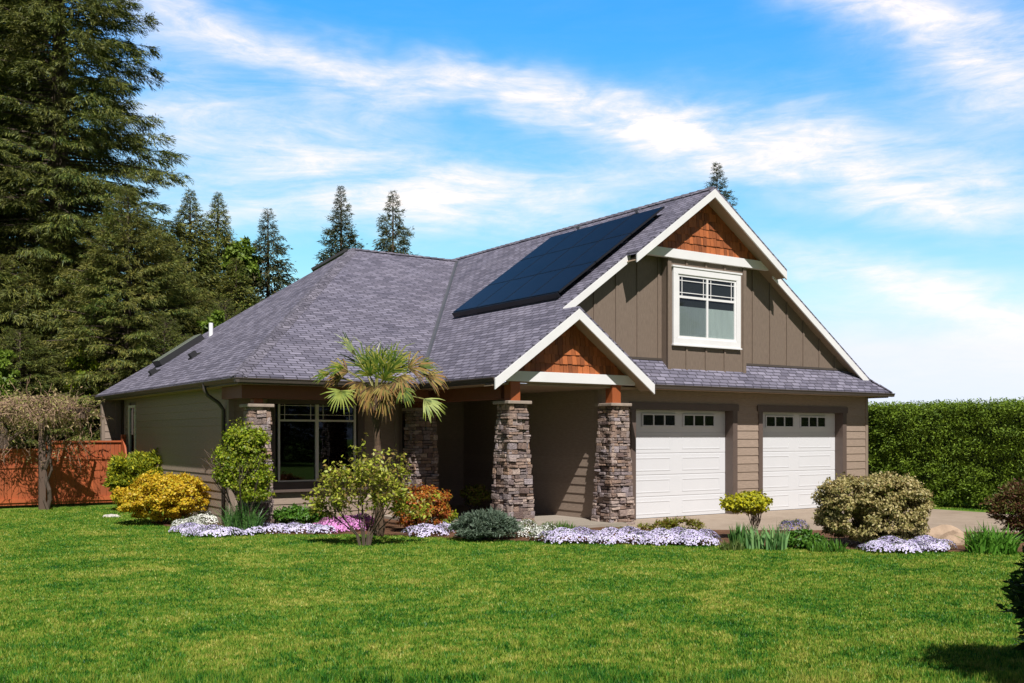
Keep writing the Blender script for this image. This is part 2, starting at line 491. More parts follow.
# valley flashing lies in the crease
va = Vector((UL, VL, HE)); vb_ = Vector((UV0, RV, RZ)); dv = (vb_ - va).normalized()
nS = Vector((-PT, 0, 1)).normalized(); nW = Vector((0, -(RZ - HE) / (RV - VL), 1)).normalized()
sS = nS.cross(dv).normalized(); sW = nW.cross(dv).normalized()
if sS.x < 0: sS = -sS
if sW.x > 0: sW = -sW
mb = MB()
mb.prism([va + nS * .004, vb_ + nS * .004, vb_ + sS * .05 + nS * .004, va + sS * .05 + nS * .004], nS * .01)
mb.prism([va + nW * .004, vb_ + nW * .004, vb_ + sW * .05 + nW * .004, va + sW * .05 + nW * .004], nW * .01)
mb.build('valley_flashing', M['valley_metal'], main_roof)

# rake boards (white), with soffits behind them
def rake(u0, z0, u1, z1, v, h=.165, th=.035, plumb0=False):
    mb = MB(); t = -.045
    mb.prism([(u0, v - .004, z0 + t), (u1, v - .004, z1 + t), (u1, v - .004, z1 + t - h), (u0, v - .004, z0 + t - h)], (0, th, 0))
    return mb.build('rake_board', M['trim_white'], house, bevel=.004)
rake(USL, zL(USL), UA, HA, VF)
rake(USR, zR(USR), UA, HA, VF)
rake(PA + .12, zL(PA + .12), USL + .1, zL(USL + .1), VG, .165)
rake(HX - .1, zR(HX - .1), USR - .1, zR(USR - .1), VG, .165)
rake(UL - .02, HE - .01, PA, ZP, VP, .185)
rake(UPR + .02, HE - .01, PA, ZP, VP, .185)
def soffit(pts, m=None):
    return MB().prism(pts, (0, 0, -.012)).build('soffit', m or M['soffit'], house)
d = .16
for (u0, za, u1, zb, v0, v1) in ((USL, zL(USL), UA, HA, VF + .03, BV), (USR, zR(USR), UA, HA, VF + .03, BV),
                                 (PA, ZP, UA, HA, VG + .03, W), (UR - .02, HE, UA, HA, VG + .03, W),
                                 (UL, HE, PA, ZP, VP + .03, -.67), (UPR, HE, PA, ZP, VP + .03, -.67)):
    if v0 == VG + .03 and u0 > 3: u0 = HX; za = zR(HX)
    soffit([(u0, v0, za - d), (u1, v0, zb - d), (u1, v1, zb - d), (u0, v1, za - d)])

# --- walls
EXPO = .172
def siding(name, a, b, z0, z1, out, holes=(), topf=None, mat='siding', expo=EXPO):
    """lap siding between ground points a,b; out = outward unit vector; holes = (s0,s1,z0,z1) along the wall"""
    a, b, out = Vector((*a, 0)), Vector((*b, 0)), Vector((*out, 0)); L = (b - a).length; t = (b - a) / L
    mb = MB(); z = z0
    while z < z1 - .01:
        zz = min(z + expo, z1); spans = [(0, L)]
        for h in holes:
            if h[2] < zz - .02 and h[3] > z + .02:
                ns = []
                for s0, s1 in spans:
                    if h[1] <= s0 or h[0] >= s1: ns.append((s0, s1)); continue
                    if h[0] > s0: ns.append((s0, h[0]))
                    if h[1] < s1: ns.append((h[1], s1))
                spans = ns
        for s0, s1 in spans:
            # split into boards at random butt joints
            p0 = a + t * s0; vec = t * (s1 - s0)
            prof = [p0 + Vector((0, 0, z)), p0 + out * .020 + Vector((0, 0, z)), p0 + out * .006 + Vector((0, 0, zz + .0)), p0 + Vector((0, 0, zz))]
            mb.prism(prof, vec)
        z = zz
    return mb.build(name, M[mat], house)

# structural backing boxes so nothing is see-through (behind the siding)
WU, WR = -1.08, 6.88
mb = MB()
mb.box(WU + .02, -.18, W + .002, W + .12, 0, 2.6); mb.box(2.475, 3.35, W + .002, W + .12, 0, 2.6); mb.box(6.005, WR - .02, W + .002, W + .12, 0, 2.6)
mb.box(-.18, 2.475, W + .002, W + .12, 2.175, 2.6); mb.box(3.35, 6.005, W + .002, W + .12, 2.175, 2.6)
mb.box(WU + .02, WU + .12, W + .12, 4.6, 0, 2.6); mb.box(WR - .12, WR - .02, W + .12, 11.6, 0, 2.6)
mb.box(-.5, 6.3, .075, .12, 0, 2.6)
mb.box(-6.98, -6.85, 3.05, 10.6, 0, 2.56); mb.box(-6.85, -6.3, 3.02, 3.15, 0, 2.56); mb.box(-4.35, -3.62, 3.02, 3.15, 0, 2.56)
mb.box(-6.3, -4.35, 3.02, 3.15, 0, .70); mb.box(-6.3, -4.35, 3.02, 3.15, 2.36, 2.56)
mb.box(-3.62, -3.5, 3.0, 4.62, 0, 2.56); mb.box(-3.5, WU, 4.62, 4.75, 0, 2.56)
mb.box(-7.33, 6.6, 11.33, 11.43, 0, 2.56)
mb.build('wall', M['trim_taupe'], house)
# fascia boards close the eaves behind the gutters
for bx in ((UL + .035, UL + .055, VP + .05, VL + .05), (UH + .055, UH + .075, VL + .06, VB - .1), (UR - .075, UR - .055, VE + .07, 12.1)):
    MB().box(*bx, 2.50, HE - .035).build('fascia', M['gutter'], house)
MB().box(UH + .06, UL + .04, VL + .055, VL + .075, 2.50, HE - .035).build('fascia', M['gutter'], house)
MB().box(UPR + .1, UR - .06, VE + .055, VE + .075, 2.52, HE - .035).build('fascia', M['gutter'], house)
# front garage wall
sh = -WU
siding('wall', (WU, W), (WR, W), .02, 2.52, (0, -1), holes=((sh - .18, sh + 2.47, -1, 2.14), (sh + 3.36, sh + 6.0, -1, 2.14)))
siding('wall', (WU, 4.6), (WU, W), .02, 2.52, (-1, 0))
siding('wall', (WR, W), (WR, 11.4), .02, 2.5, (1, 0))
siding('wall', (-7.0, 10.45), (-7.0, 3.0), .02, 2.52, (-1, 0), holes=((.35, .95, 1.2, 2.35),), expo=.15)
siding('wall', (-7.0, 3.0), (-3.62, 3.0), .02, 2.52, (0, -1), holes=((.70, 2.65, .70, 2.36),))
siding('wall', (-3.62, 3.0), (-3.62, 4.62), .02, 2.5, (1, 0))
siding('wall', (-3.5, 4.6), (WU, 4.6), .02, 2.52, (0, -1), holes=((.6, 1.7, 0, 2.2),))
siding('wall', (-7.35, 11.3), (-7.05, 11.3), .02, 2.52, (0, -1))
MB().box(-7.05, -6.93, 11.25, 11.33, 0, 2.5).build('corner_board', M['trim_taupe'], house)
# corner boards
for bx in ((WR - .06, WR + .03, W - .028, W + .07), (WU - .03, WU + .06, W - .028, W + .09), (-7.03, -6.92, 2.965, 3.09), (-7.03, -6.94, 10.40, 10.5),
           (-3.68, -3.59, 2.965, 3.06), (-7.385, -7.31, 11.27, 11.42)):
    MB().box(*bx, 0, 2.5).build('corner_board', M['trim_taupe'], house)
# porch / eave ceilings
mb = MB()
mb.box(UL + .06, UPR - .05, -.66, W - .03, 2.50, 2.53)
mb.box(UL + .06, WU - .02, W - .03, 4.6, 2.50, 2.53)
mb.box(UH + .08, UL + .06, VL + .08, 2.97, 2.50, 2.53)
mb.box(UH + .08, -7.02, 2.97, 11.3, 2.50, 2.53)
mb.box(UPR + .03, UR - .06, VE + .08, W - .02, 2.525, 2.55)
mb.box(WR + .03, UR - .08, W, 11.4, 2.525, 2.55)
mb.build('soffit', M['soffit'], house)
# gable wall: backing + board and batten
def gable_pts(v, zb, clip=.17):
    uL = UL + (zb - HE + clip) / PT; uR = UR - (zb - HE + clip) / PR
    return [(uL, v, zb), (uR, v, zb), (UA, v, HA - clip)]
MB().prism(gable_pts(W, 2.62), (0, .1, 0)).build('gable_wall', M['batten'], house)
for k in range(-9, 16):
    u = -1.18 + .533 * k
    if .46 < u < 2.7: continue
    zt_ = (zL(u) if u < UA else zR(u)) - .17
    if zt_ < 3.0: continue
    MB().box(u - .022, u + .022, W - .02, W - .001, 2.8, zt_ + .02).build('batten', M['batten'], house)
# bump-out bay under the upper gable
MB().box(.51, 2.66, BV, W - .001, 2.78, 5.15).build('bay_wall', M['batten'], house)
for u in (.54, 1.0, 1.53, 2.06, 2.63):
    if u in (.54, 2.63): MB().box(u - .045, u + .045, BV - .022, BV - .001, 2.78, 5.1).build('batten', M['batten'], house)
    else:
        MB().box(u - .022, u + .022, BV - .02, BV - .001, 2.78, 3.39).build('batten', M['batten'], house)
        MB().box(u - .022, u + .022, BV - .02, BV - .001, 4.94, 5.1).build('batten', M['batten'], house)
for a_, b_ in ((UPR, .50), (2.67, HXW)): MB().box(a_, b_, W - .03, W - .003, ZPT - .01, ZPT + .035).build('wall_flashing', M['gutter'], house)

# cedar shake gables
def clip_half(poly, n, c):
    out = []
    for i in range(len(poly)):
        a, b = poly[i], poly[(i + 1) % len(poly)]
        da = a[0] * n[0] + a[1] * n[1] - c; db = b[0] * n[0] + b[1] * n[1] - c
        if da <= 0: out.append(a)
        if da * db < 0:
            t = da / (da - db); out.append((a[0] + (b[0] - a[0]) * t, a[1] + (b[1] - a[1]) * t))
    return out
def shake_gable(uL, uR, zb, uTop, zTop, v, expo):
    MB().prism([(uL, v, zb), (uR, v, zb), (uTop, v, zTop)], (0, .06, 0)).build('gable_wall', M['shake_back'], house)
    mb = MB()
    # half planes of the triangle
    def hp(p, q):
        n = (q[1] - p[1], -(q[0] - p[0])); return n, n[0] * p[0] + n[1] * p[1]
    HPs = [hp((uL, zb), (uR, zb)), hp((uR, zb), (uTop, zTop)), hp((uTop, zTop), (uL, zb))]
    rr = random.Random(5); z = zb; row = 0
    while z < zTop:
        u = uL - rr.random() * .2
        while u < uR:
            w = rr.uniform(.055, .12); g = .006; dz = rr.uniform(-.012, .012)
            poly = [(u + g, z + dz), (u + w, z + dz), (u + w, z + expo + .02), (u + g, z + expo + .02)]
            for n, c in HPs:
                poly = clip_half(poly, n, c)
                if len(poly) < 3: break
            if len(poly) >= 3:
                t = rr.uniform(.020, .034)
                # taper: thicker at the butt
                i = len(mb.v); k = len(poly)
                front = []
                for (pu, pz) in poly:
                    f = 1 - (pz - z) / (expo + .03) * .75
                    front.append((pu, v - t * max(f, .15), pz))
                back = [(pu, v - .0005, pz) for pu, pz in poly]
                mb.v += front + back
                mb.f.append(tuple(range(i, i + k)))
                for j in range(k):
                    a, b = i + j, i + (j + 1) % k; mb.f.append((b, a, a + k, b + k))
            u += w
        z += expo; row += 1
    mb.build('shakes', M['shake'], house)
d = .17
ub = 5.26
shake_gable(UL + (ub - HE + d) / PT, UR - (ub - HE + d) / PR, ub, UA, HA - d, BV, .165)
pb = 2.73
shake_gable(UL + (pb - HE + d) / PT, UPR - (pb - HE + d) / PT, pb, PA, ZP - d, -.68, .165)
# white belly bands
mb = MB(); mb.box(-.27, 3.35, BV - .07, BV + .03, 5.09, 5.265); mb.build('belly_band', M['trim_white'], house, bevel=.004)
mb = MB(); mb.prism([(-.25, BV + .031, 5.12), (3.3, BV + .031, 5.12), (3.3, BV + .031, 5.25), (-.25, BV + .031, 5.25)], (0, W - BV - .035, 0)); mb.build('soffit', M['soffit'], house)
mb = MB(); mb.box(UL + .2, UPR - .2, -.76, -.69, 2.56, 2.735); mb.build('belly_band', M['trim_white'], house, bevel=.004)
MB().box(UL + .45, UPR - .45, -.685, -.665, 2.535, 2.72).build('beam', M['soffit'], house)

# gutters
def gutter(a, b, out):
    a, b, o = Vector(a), Vector(b), Vector((*out, 0))
    prof = [(0, 0), (.08, .0), (.08, -.016), (.07, -.022), (.055, -.075), (0, -.08)]
    mb = MB(); mb.prism([a + o * p + Vector((0, 0, q)) for p, q in prof], b - a)
    return mb.build('gutter', M['gutter'], house)
gutter((UPR + .03, VE + .05, HE - .03), (UR + .06, VE + .05, HE - .03), (0, -1))
gutter((UL + .05, VP + .06, HE - .03), (UL + .05, VL + .02, HE - .03), (-1, 0))
gutter((UL - .05, VL + .05, HE - .03), (UH - .02, VL + .05, HE - .03), (0, -1))
gutter((UH + .05, VL - .02, HE - .03), (UH + .05, VB, HE - .03), (-1, 0))
gutter((UR - .05, VE + .1, HE - .03), (UR - .05, 12.2, HE - .03), (1, 0))
mb = MB()
mb.tube([(UH + .01, 3.20, 2.58), (UH + .01, 3.20, 2.46), (-7.34, 3.19, 2.36), (-7.14, 3.17, 2.22), (-7.06, 3.16, 2.10), (-7.06, 3.16, .1)], .036, 8)
mb.build('downspout', M['gutter'], house, smooth=True)

# garage doors
def garage_door(u0, u1, cuts):
    g = MB().box(u0, u1, .0, .05, 0.012, 2.14).build('garage_door', M['door_white'], house)
    W2 = (u1 - u0) / 2; n = 5; H = 2.13 / n
    mb = MB()
    for i in range(n):                     # section joints: thin raised lips
        z0 = i * H
        mb.box(u0, u1, -.006, .001, z0 + .016, z0 + H - .006)
    mb.build('section', M['door_white'], g, bevel=.004)
    MB().box(u0, u1, -.012, .03, .0, .024).build('seal', M['vent'], g)
    mb = MB()
    for i in range(n - 1):
        for k in range(2):
            ua, ub_ = u0 + k * W2 + .16, u0 + (k + 1) * W2 - .16 + (0)
            z0 = i * H + .09; z1 = (i + 1) * H - .075
            # frame moulding around a panel field
            t = .022
            mb.box(ua, ub_, -.011, -.005, z0, z0 + t); mb.box(ua, ub_, -.011, -.005, z1 - t, z1)
            mb.box(ua, ua + t, -.010, -.005, z0 + t, z1 - t); mb.box(ub_ - t, ub_, -.010, -.005, z0 + t, z1 - t)
    mb.build('panel', M['door_white'], g, bevel=.006)
    for (a, b) in cuts:
        w = MB()
        z0, z1 = 1.81, 2.07
        w.box(a, b, -.03, -.007, z0, z0 + .03); w.box(a, b, -.03, -.007, z1 - .03, z1)
        for k in range(4):
            x = a + (b - a - .03) * k / 3; w.box(x, x + .03, -.03, -.007, z0 + .03, z1 - .03)
        fr = w.build('window', M['door_white'], g)
        MB().box(a + .01, b - .01, -.015, -.0075, z0 + .01, z1 - .01).build('pane', M['door_glass'], g)
def dg():
    m, nt, b, out = mat_new('tinted door glazing')
    b.inputs['Base Color'].default_value = (.012, .016, .014, 1); b.inputs['Roughness'].default_value = .05
    b.inputs['Specular IOR Level'].default_value = .5
    return m
M['door_glass'] = dg()
garage_door(-.31, 2.46, ((.15, 1.05), (1.25, 2.14)))
garage_door(3.19, 6.0, ((3.67, 4.58), (4.78, 5.66)))
# jambs, trims
for (a, b) in ((-.18, 2.46), (3.36, 5.99)):
    for bx in ((a - .12, a, W - .035, W - .001, 0, 2.145), (b + .014, b + .135, W - .035, W - .001, 0, 2.145), (a - .16, b + .17, W - .045, W - .001, 2.146, 2.275),
               (a - .012, a - .002, W + .001, .06, 0, 2.145), (a, b, W + .001, .06, 2.147, 2.17)):
        MB().box(*bx).build('door_trim', M['trim_dark'], house)
    MB().box(b + .001, b + .013, W - .034, .06, 0, 2.144).build('door_jamb', M['trim_dark'], house)

# upper window
def rect_frame(mb, u0, u1, z0, z1, v0, v1, w):
    mb.box(u0, u1, v0, v1, z0, z0 + w); mb.box(u0, u1, v0, v1, z1 - w, z1)
    mb.box(u0, u0 + w, v0, v1, z0 + w, z1 - w); mb.box(u1 - w, u1, v0, v1, z0 + w, z1 - w)
wa, wb_, wz0, wz1 = .615, 2.485, 3.42, 4.92
win = MB(); rect_frame(win, wa, wb_, wz0, wz1, BV - .05, BV - .001, .125)
win.box(wa - .03, wb_ + .03, BV - .065, BV - .001, wz1 + .001, wz1 + .035); win.box(wa - .02, wb_ + .02, BV - .07, BV - .001, wz0 - .03, wz0 - .001)
win = win.build('window', M['trim_white'], house, bevel=.003)
ga, gb, g0, g1 = wa + .126, wb_ - .126, wz0 + .126, wz1 - .126; gm = (ga + gb) / 2; gt = g0 + (g1 - g0) * .63
s = MB(); rect_frame(s, ga, gb, g0, g1, BV - .03, BV - .002, .045)
s.box(gm - .025, gm + .025, BV - .03, BV - .002, g0 + .045, g1 - .045); s.box(ga + .045, gm - .025, BV - .03, BV - .002, gt, gt + .045); s.box(gm + .025, gb - .045, BV - .03, BV - .002, gt, gt + .045)
s.build('frame', M['trim_white'], win)
s = MB()
for a, b in ((ga + .045, gm - .025), (gm + .025, gb - .045)):
    for k in (.07, b - a - .085): s.box(a + k, a + k + .015, BV - .022, BV - .016, gt + .045, g1 - .045)
    for k in (gt + .10, g1 - .125): s.box(a, b, BV - .024, BV - .0155, k, k + .015)
s.build('grille', M['trim_white'], win)
MB().box(ga + .01, gb - .01, BV - .015, BV - .013, g0 + .01, g1 - .01).build('pane', M['glass'], win)
MB().box(ga + .01, gb - .01, BV - .003, BV - .001, g0 + .01, g1 - .01).build('unlit_room_sheet', M['dark_interior'], win)  # near-black sheet paints the unlit room's darkness behind the panes
for k, (a, b) in enumerate(((ga + .02, gm - .02), (gm + .02, gb - .02))):
    c = MB(); x = a; i = 0
    while x < b - .001:
        x1 = min(x + .03, b); y = BV - .007 - .002 * (i % 2); c.face([(x, BV - .006 - .003 * (i % 2), g0 + .01), (x1, BV - .006 - .003 * ((i + 1) % 2), g0 + .01), (x1, BV - .006 - .003 * ((i + 1) % 2), gt - .16 - .1 * k * 0), (x, BV - .006 - .003 * (i % 2), gt - .16)]); x = x1; i += 1
    c.build('curtain', M['blind' if k else 'blind_dim'], win)

# big wing window
wf = MB(); rect_frame(wf, -6.30, -4.35, .64, 2.36, 2.95, 2.999, .14)
wf.box(-6.36, -4.29, 2.93, 2.999, 2.361, 2.46); wf.box(-6.34, -4.31, 2.90, 2.999, .59, .639)
wf = wf.build('window', M['trim_dark'], house)
s = MB(); rect_frame(s, -6.10, -4.53, .77, 2.31, 2.96, 3.0, .035)
s.box(-5.36, -5.30, 2.96, 3.0, .805, 2.275); s.box(-6.065, -5.36, 2.96, 3.0, 1.90, 1.935); s.box(-5.30, -4.565, 2.96, 3.0, 1.90, 1.935)
for a, b in ((-6.065, -5.36), (-5.30, -4.565)):
    for k in (.09, b - a - .10): s.box(a + k, a + k + .010, 2.975, 2.985, 1.935, 2.275)
    s.box(a, b, 2.976, 2.984, 2.02, 2.03); s.box(a, b, 2.976, 2.984, 2.19, 2.2)
s.build('frame', M['light_frame'], wf)
MB().box(-6.2, -4.45, 3.002, 3.012, .70, 2.34).build('pane', M['glass_dark'], wf)
MB().box(-6.3, -4.35, 3.3, 3.32, .6, 2.4).build('curtain', M['dark_interior'], wf)  # no curtain: dark sheet painting the unlit room behind the glass
# small side window
s = MB()
for z0, z1 in ((1.2, 1.26), (2.29, 2.35)): s.box(-7.04, -6.99, 9.5, 10.1, z0, z1)
for v0 in (9.5, 10.04): s.box(-7.04, -6.99, v0, v0 + .06, 1.26, 2.29)
sw = s.build('window', M['light_frame'], house)
MB().box(-7.01, -6.99, 9.55, 10.05, 1.25, 2.3).build('pane', M['glass_dark'], sw)
# front door in the porch
fd = MB().box(-2.95, -1.9, 4.56, 4.61, .06, 2.12).build('front_door', M['door_brown'], house)
MB().box(-2.80, -2.05, 4.545, 4.559, .95, 1.95).build('pane', M['glass_dark'], fd)
MB().tube([(-2.02, 4.50, .95), (-2.02, 4.50, 1.25)], .012, 8).build('handle', M['silver'], fd)

# brown beams under the eaves
mb = MB()
mb.box(-7.2, UL + .35, 1.80, 2.0, 2.27, 2.498)
mb.box(-3.42, -3.22, -.42, 4.5, 2.27, 2.498)
mb.build('beam', M['beam'], house)
mb = MB(); mb.box(-7.16, -7.04, 2.01, 2.95, 2.28, 2.498); mb.build('beam', M['beam'], house)

# stone columns
def stone_column(cu, cv, wb, wt, h, seed, post_top, nm_label=None, base=0.0):
    rr = random.Random(seed)
    core = MB()
    b2, t2 = wb / 2 - .05, wt / 2 - .05
    i = 0
    core.v += [(cu + sx * b2, cv + sy * b2, base) for sx, sy in ((-1, -1), (1, -1), (1, 1), (-1, 1))]
    core.v += [(cu + sx * t2, cv + sy * t2, base + h) for sx, sy in ((-1, -1), (1, -1), (1, 1), (-1, 1))]
    core.f += [(0, 1, 5, 4), (1, 2, 6, 5), (2, 3, 7, 6), (3, 0, 4, 7), (4, 5, 6, 7), (3, 2, 1, 0)]
    col = core.build('column', M['mortar'], house, label=nm_label)
    st = MB(); z = base
    while z < base + h - .02:
        rh = rr.choice((.05, .065, .08, .10, .12)); rh = min(rh, base + h - z)
        hw = (wb + (wt - wb) * ((z - base) / h)) / 2
        for face in range(4):
            ang = face * math.pi / 2; ca, sa = math.cos(ang), math.sin(ang)
            x = -hw + (0 if face % 2 else .0)
            while x < hw - .01:
                L = rr.uniform(.08, .23); x1 = min(x + L, hw)
                if hw - x1 < .05: x1 = hw
                out = rr.uniform(-.03, .028); g = .007
                # split a tall course now and then
                parts = [(z, z + rh)] if rh < .08 or rr.random() < .5 else [(z, z + rh * .5), (z + rh * .5, z + rh)]
                for (za, zb) in parts:
                    o2 = out + rr.uniform(-.008, .008)
                    y0, y1 = hw - .07, hw + o2
                    q = []
                    for (a, b) in ((x + g, y0), (x1 - g, y0), (x1 - g + rr.uniform(-.004, .006), y1), (x + g, y1 + rr.uniform(-.008, .006))):
                        q.append((a, b))
                    zb0, zt0 = za + g * .6, zb - g * .6 + rr.uniform(-.004, .002)
                    i = len(st.v)
                    jit = lambda: rr.uniform(-.009, .009)
                    for zz in (zb0, zt0):
                        for (a, b) in q:
                            lx, ly = a + jit() * (b > y0), -b + jit() * (b > y0)
                            st.v.append((cu + lx * ca - ly * sa, cv + lx * sa + ly * ca, zz + jit() * (b > y0)))
                    st.f += [(i, i + 1, i + 2, i + 3)[::-1], (i + 4, i + 5, i + 6, i + 7), (i, i + 1, i + 5, i + 4), (i + 1, i + 2, i + 6, i + 5), (i + 2, i + 3, i + 7, i + 6), (i + 3, i, i + 4, i + 7)]
                x = x1
        z += rh
    st.build('stones', M['stone'], col, bevel=.007)
    c = MB(); w = wt / 2 + .055
    c.box(cu - w, cu + w, cv - w, cv + w, base + h, base + h + .055)
    c.build('cap', M['concrete_cap'], col, bevel=.01)
    p = MB(); pw = wt / 2 - .09
    p.box(cu - pw, cu + pw, cv - pw, cv + pw, base + h + .055, post_top)
    p.build('post', M['cedar_post'], col, bevel=.006)
stone_column(-3.32, -.62, .56, .38, 2.17, 3, 2.555)
stone_column(-1.08, -.62, .56, .38, 2.17, 8, 2.555)
stone_column(-6.88, 1.95, .46, .35, 2.12, 13, 2.272)
stone_column(-3.35, 2.52, .56, .44, 2.12, 17, 2.272)
kind(MB().box(-4.0, WU - .02, -1.02, 4.6, .0, .07).build('porch_floor', M['slab']), 'structure')

# solar array on the left slope
sd = Vector((1, 0, PT)).normalized(); nS = Vector((-PT, 0, 1)).normalized()
P0 = Vector((-1.80, -.02, zL(-1.80)))
SL = (Vector((.83, 0, zL(.83))) - Vector((-1.80, 0, zL(-1.80)))).length
ncol, nrow = 4, 3
pw_, ph_ = 3.78 / ncol, SL / nrow
for i in range(ncol):
    for j in range(nrow):
        a = P0 + Vector((0, i * pw_ + .008, 0)) + sd * (j * ph_ + .008) + nS * .10
        e1 = Vector((0, pw_ - .016, 0)); e2 = sd * (ph_ - .016)
        q = [a, a + e1, a + e1 + e2, a + e2]
        pn = MB().prism(q, nS * .035).build('solar_panel', M['pv_frame'], house)
        m_ = .014
        q = [a + Vector((0, m_, 0)) + sd * m_, a + e1 - Vector((0, m_, 0)) + sd * m_, a + e1 + e2 - Vector((0, m_, 0)) - sd * m_, a + e2 + Vector((0, m_, 0)) - sd * m_]
        MB().prism([p + nS * .0352 for p in q], nS * .002).build('cells', M['pv'], pn)
mb = MB()
for t in (.05, .5, .95):
    for k in range(5):
        p = P0 + Vector((0, .2 + k * .9, 0)) + sd * (SL * t)
        MB().prism([p + nS * .001, p + Vector((0, .06, 0)) + nS * .001, p + Vector((0, .06, 0)) + sd * .06 + nS * .001, p + sd * .06 + nS * .001], nS * .095).build('solar_mount', M['pv_frame'], house)
p = P0 - sd * .02
mb.prism([p + nS * .015, p + Vector((0, 3.78, 0)) + nS * .015, p + Vector((0, 3.78, 0)) + nS * .13, p + nS * .13], -sd * .012)
mb.build('solar_skirt', M['pv_frame'], house)
mb = MB()
for (u, v) in ((1.12, 3.2), (1.2, 1.3)):
    p = Vector((u, v, zL(u))); mb.bar(p, p + nS * .08, .05, .05); mb.bar(p + nS * .07 - Vector((0, .12, 0)), p + nS * .09 + Vector((0, .1, 0)), .05, .02)
mb.build('roof_bracket', M['silver'], main_roof)

# roof pieces on the wing's left face
A_ = Vector((UH, VL, HE)); B_ = Vector((UH, VB, HE)); nH = (B_ - A_).cross(HT - A_).normalized()
if nH.z < 0: nH = -nH
def onH(u, v): return Vector((u, v, HE - (nH.x * (u - UH) + nH.y * (v - VL)) / nH.z))
mb = MB(); p, q = onH(-6.45, 9.35), onH(-5.45, 9.35)
e = onH(-6.45, 9.95) - p
mb.prism([p, q, q + e, p + e], nH * .14)
sk = mb.build('skylight', M['vent'], wing_side)
mb = MB(); mb.prism([p + nH * .142 + e * .08, q + nH * .142 + e * .08, q + e * .92 + nH * .142, p + e * .92 + nH * .142], nH * .01)
mb.build('roof_light_glass', plain('skylight glazing', (.20, .225, .19), .25, .1, 3, 0), wing_side)
p = onH(-5.32, 9.3); MB().tube([p - Vector((0, 0, .05)), p + Vector((0, 0, .30))], .05, 10).build('vent_pipe', M['pvc'], wing_side)
for (u, v) in ((-6.87, 8.84), (-6.42, 7.31)):
    p = onH(u, v); t = (onH(u + .2, v) - p).normalized(); y = Vector((0, 1, 0))
    mb = MB(); mb.prism([p - y * .12, p + y * .12, p + y * .12 + t * .26, p - y * .12 + t * .26], nH * .02)
    mb.prism([p - y * .08 + t * .04, p + y * .08 + t * .04, p + y * .05 + t * .2, p - y * .05 + t * .2], nH * .11)
    mb.build('roof_vent', M['vent'], wing_side)
# low long vents on the wing ridge
mb = MB(); a = HT.lerp(Vector((UH, VB, HE)), .02); b = HT.lerp(Vector((UH, VB, HE)), .16)
mb.bar(a + Vector((0, 0, .05)), b + Vector((0, 0, .05)), .25, .06); mb.build('ridge_vent', M['vent'], main_roof)

# ------------------------------------------------------------------ FENCE
FV = 10.3
fence = empty('fence', (-10, FV, 0), 'stained red-brown board fence joining the left side of the house', 'fence')
def fence_section(u0, u1, top, seed):
    rr = random.Random(seed); mb = MB(); u = u0
    while u < u1 - .02:
        w = min(.138, u1 - u); mb.box(u + .002, u + w - .002, FV - .01 - rr.random() * .004, FV + .012, .06, top - .42); u += .14
    mb.build('board_panel', M['fence'], fence)
    mb = MB(); u = u0
    while u < u1 - .02:
        w = min(.088, u1 - u); mb.box(u + .002, u + w - .002, FV - .008 - rr.random() * .004, FV + .012, top - .36, top - .02); u += .09
    mb.build('board_panel', M['fence'], fence)
    mb = MB(); mb.box(u0, u1, FV - .035, FV + .05, top - .42, top - .355); mb.box(u0 - .02, u1 + .02, FV - .05, FV + .06, top - .02, top + .02)
    mb.box(u0, u1, FV - .04, FV + .05, .12, .21); mb.build('rail', M['fence'], fence)
fence_section(-8.75, -7.16, 1.50, 1)
fence_section(-11.2, -8.87, 1.32, 2)
fence_section(-13.8, -11.32, 1.32, 3)
for u, h in ((-7.10, 1.66), (-8.81, 1.5), (-11.26, 1.36), (-13.86, 1.36)):
    MB().box(u - .05, u + .05, FV - .05, FV + .06, 0, h).build('post', M['fence'], fence)
MB().prism([(-7.16, FV - .9, .0), (-7.16, FV - .06, .0), (-7.16, FV - .06, 1.62), (-7.16, FV - .35, 1.35)], (.04, 0, 0)).build('wing_panel', M['fence'], fence)

# ------------------------------------------------------------------ vegetation generators
def crown(n, c, r, K, lr, seed, power=2, zmin=-.7, inner=.25):
    g = np.random.default_rng(seed)
    d = unit(g.normal(size=(K * 3, 3))); d = d[d[:, 2] > zmin][:K]
    K = len(d)
    if power != 2:
        s = (np.abs(d) ** power).sum(1) ** (-1 / power)
        d2 = d * s[:, None]
    else: d2 = d
    rad = np.where(g.random(K) < inner, g.uniform(.25, .7, K), g.uniform(.82, 1.0, K))
    C = np.asarray(c) + d2 * (np.asarray(r) * np.maximum(.05, 1 - lr / np.asarray(r))) * rad[:, None]
    k = g.integers(0, K, n)
    q = unit(g.normal(size=(n, 3))); q[:, 2] = np.abs(q[:, 2]) * .6 + q[:, 2] * .4
    lsz = g.uniform(.55, 1.25, K)
    rr = lr * lsz[k] * g.random(n) ** .45
    P = C[k] + q * rr[:, None]
    out = unit(q + .55 * d[k])
    return P, out, g

def foliage(name, mat, P, out, g, L, Wd, parent, org, rand=.7, up=.2, along=False):
    n = len(P)
    N = unit(out + g.normal(size=(n, 3)) * rand + np.array([0, 0, up]))
    D = unit(np.cross(N, g.normal(size=(n, 3))))
    if along: D = unit(out + g.normal(size=(n, 3)) * .5); N = unit(np.cross(D, g.normal(size=(n, 3))))
    s = g.uniform(.6, 1.3, n)
    ok = P[:, 2] > .015
    V = leaf_quads(P[ok], D[ok], N[ok], L * s[ok], Wd * s[ok])
    return fast_mesh(name, V, 4, mat, parent, org)

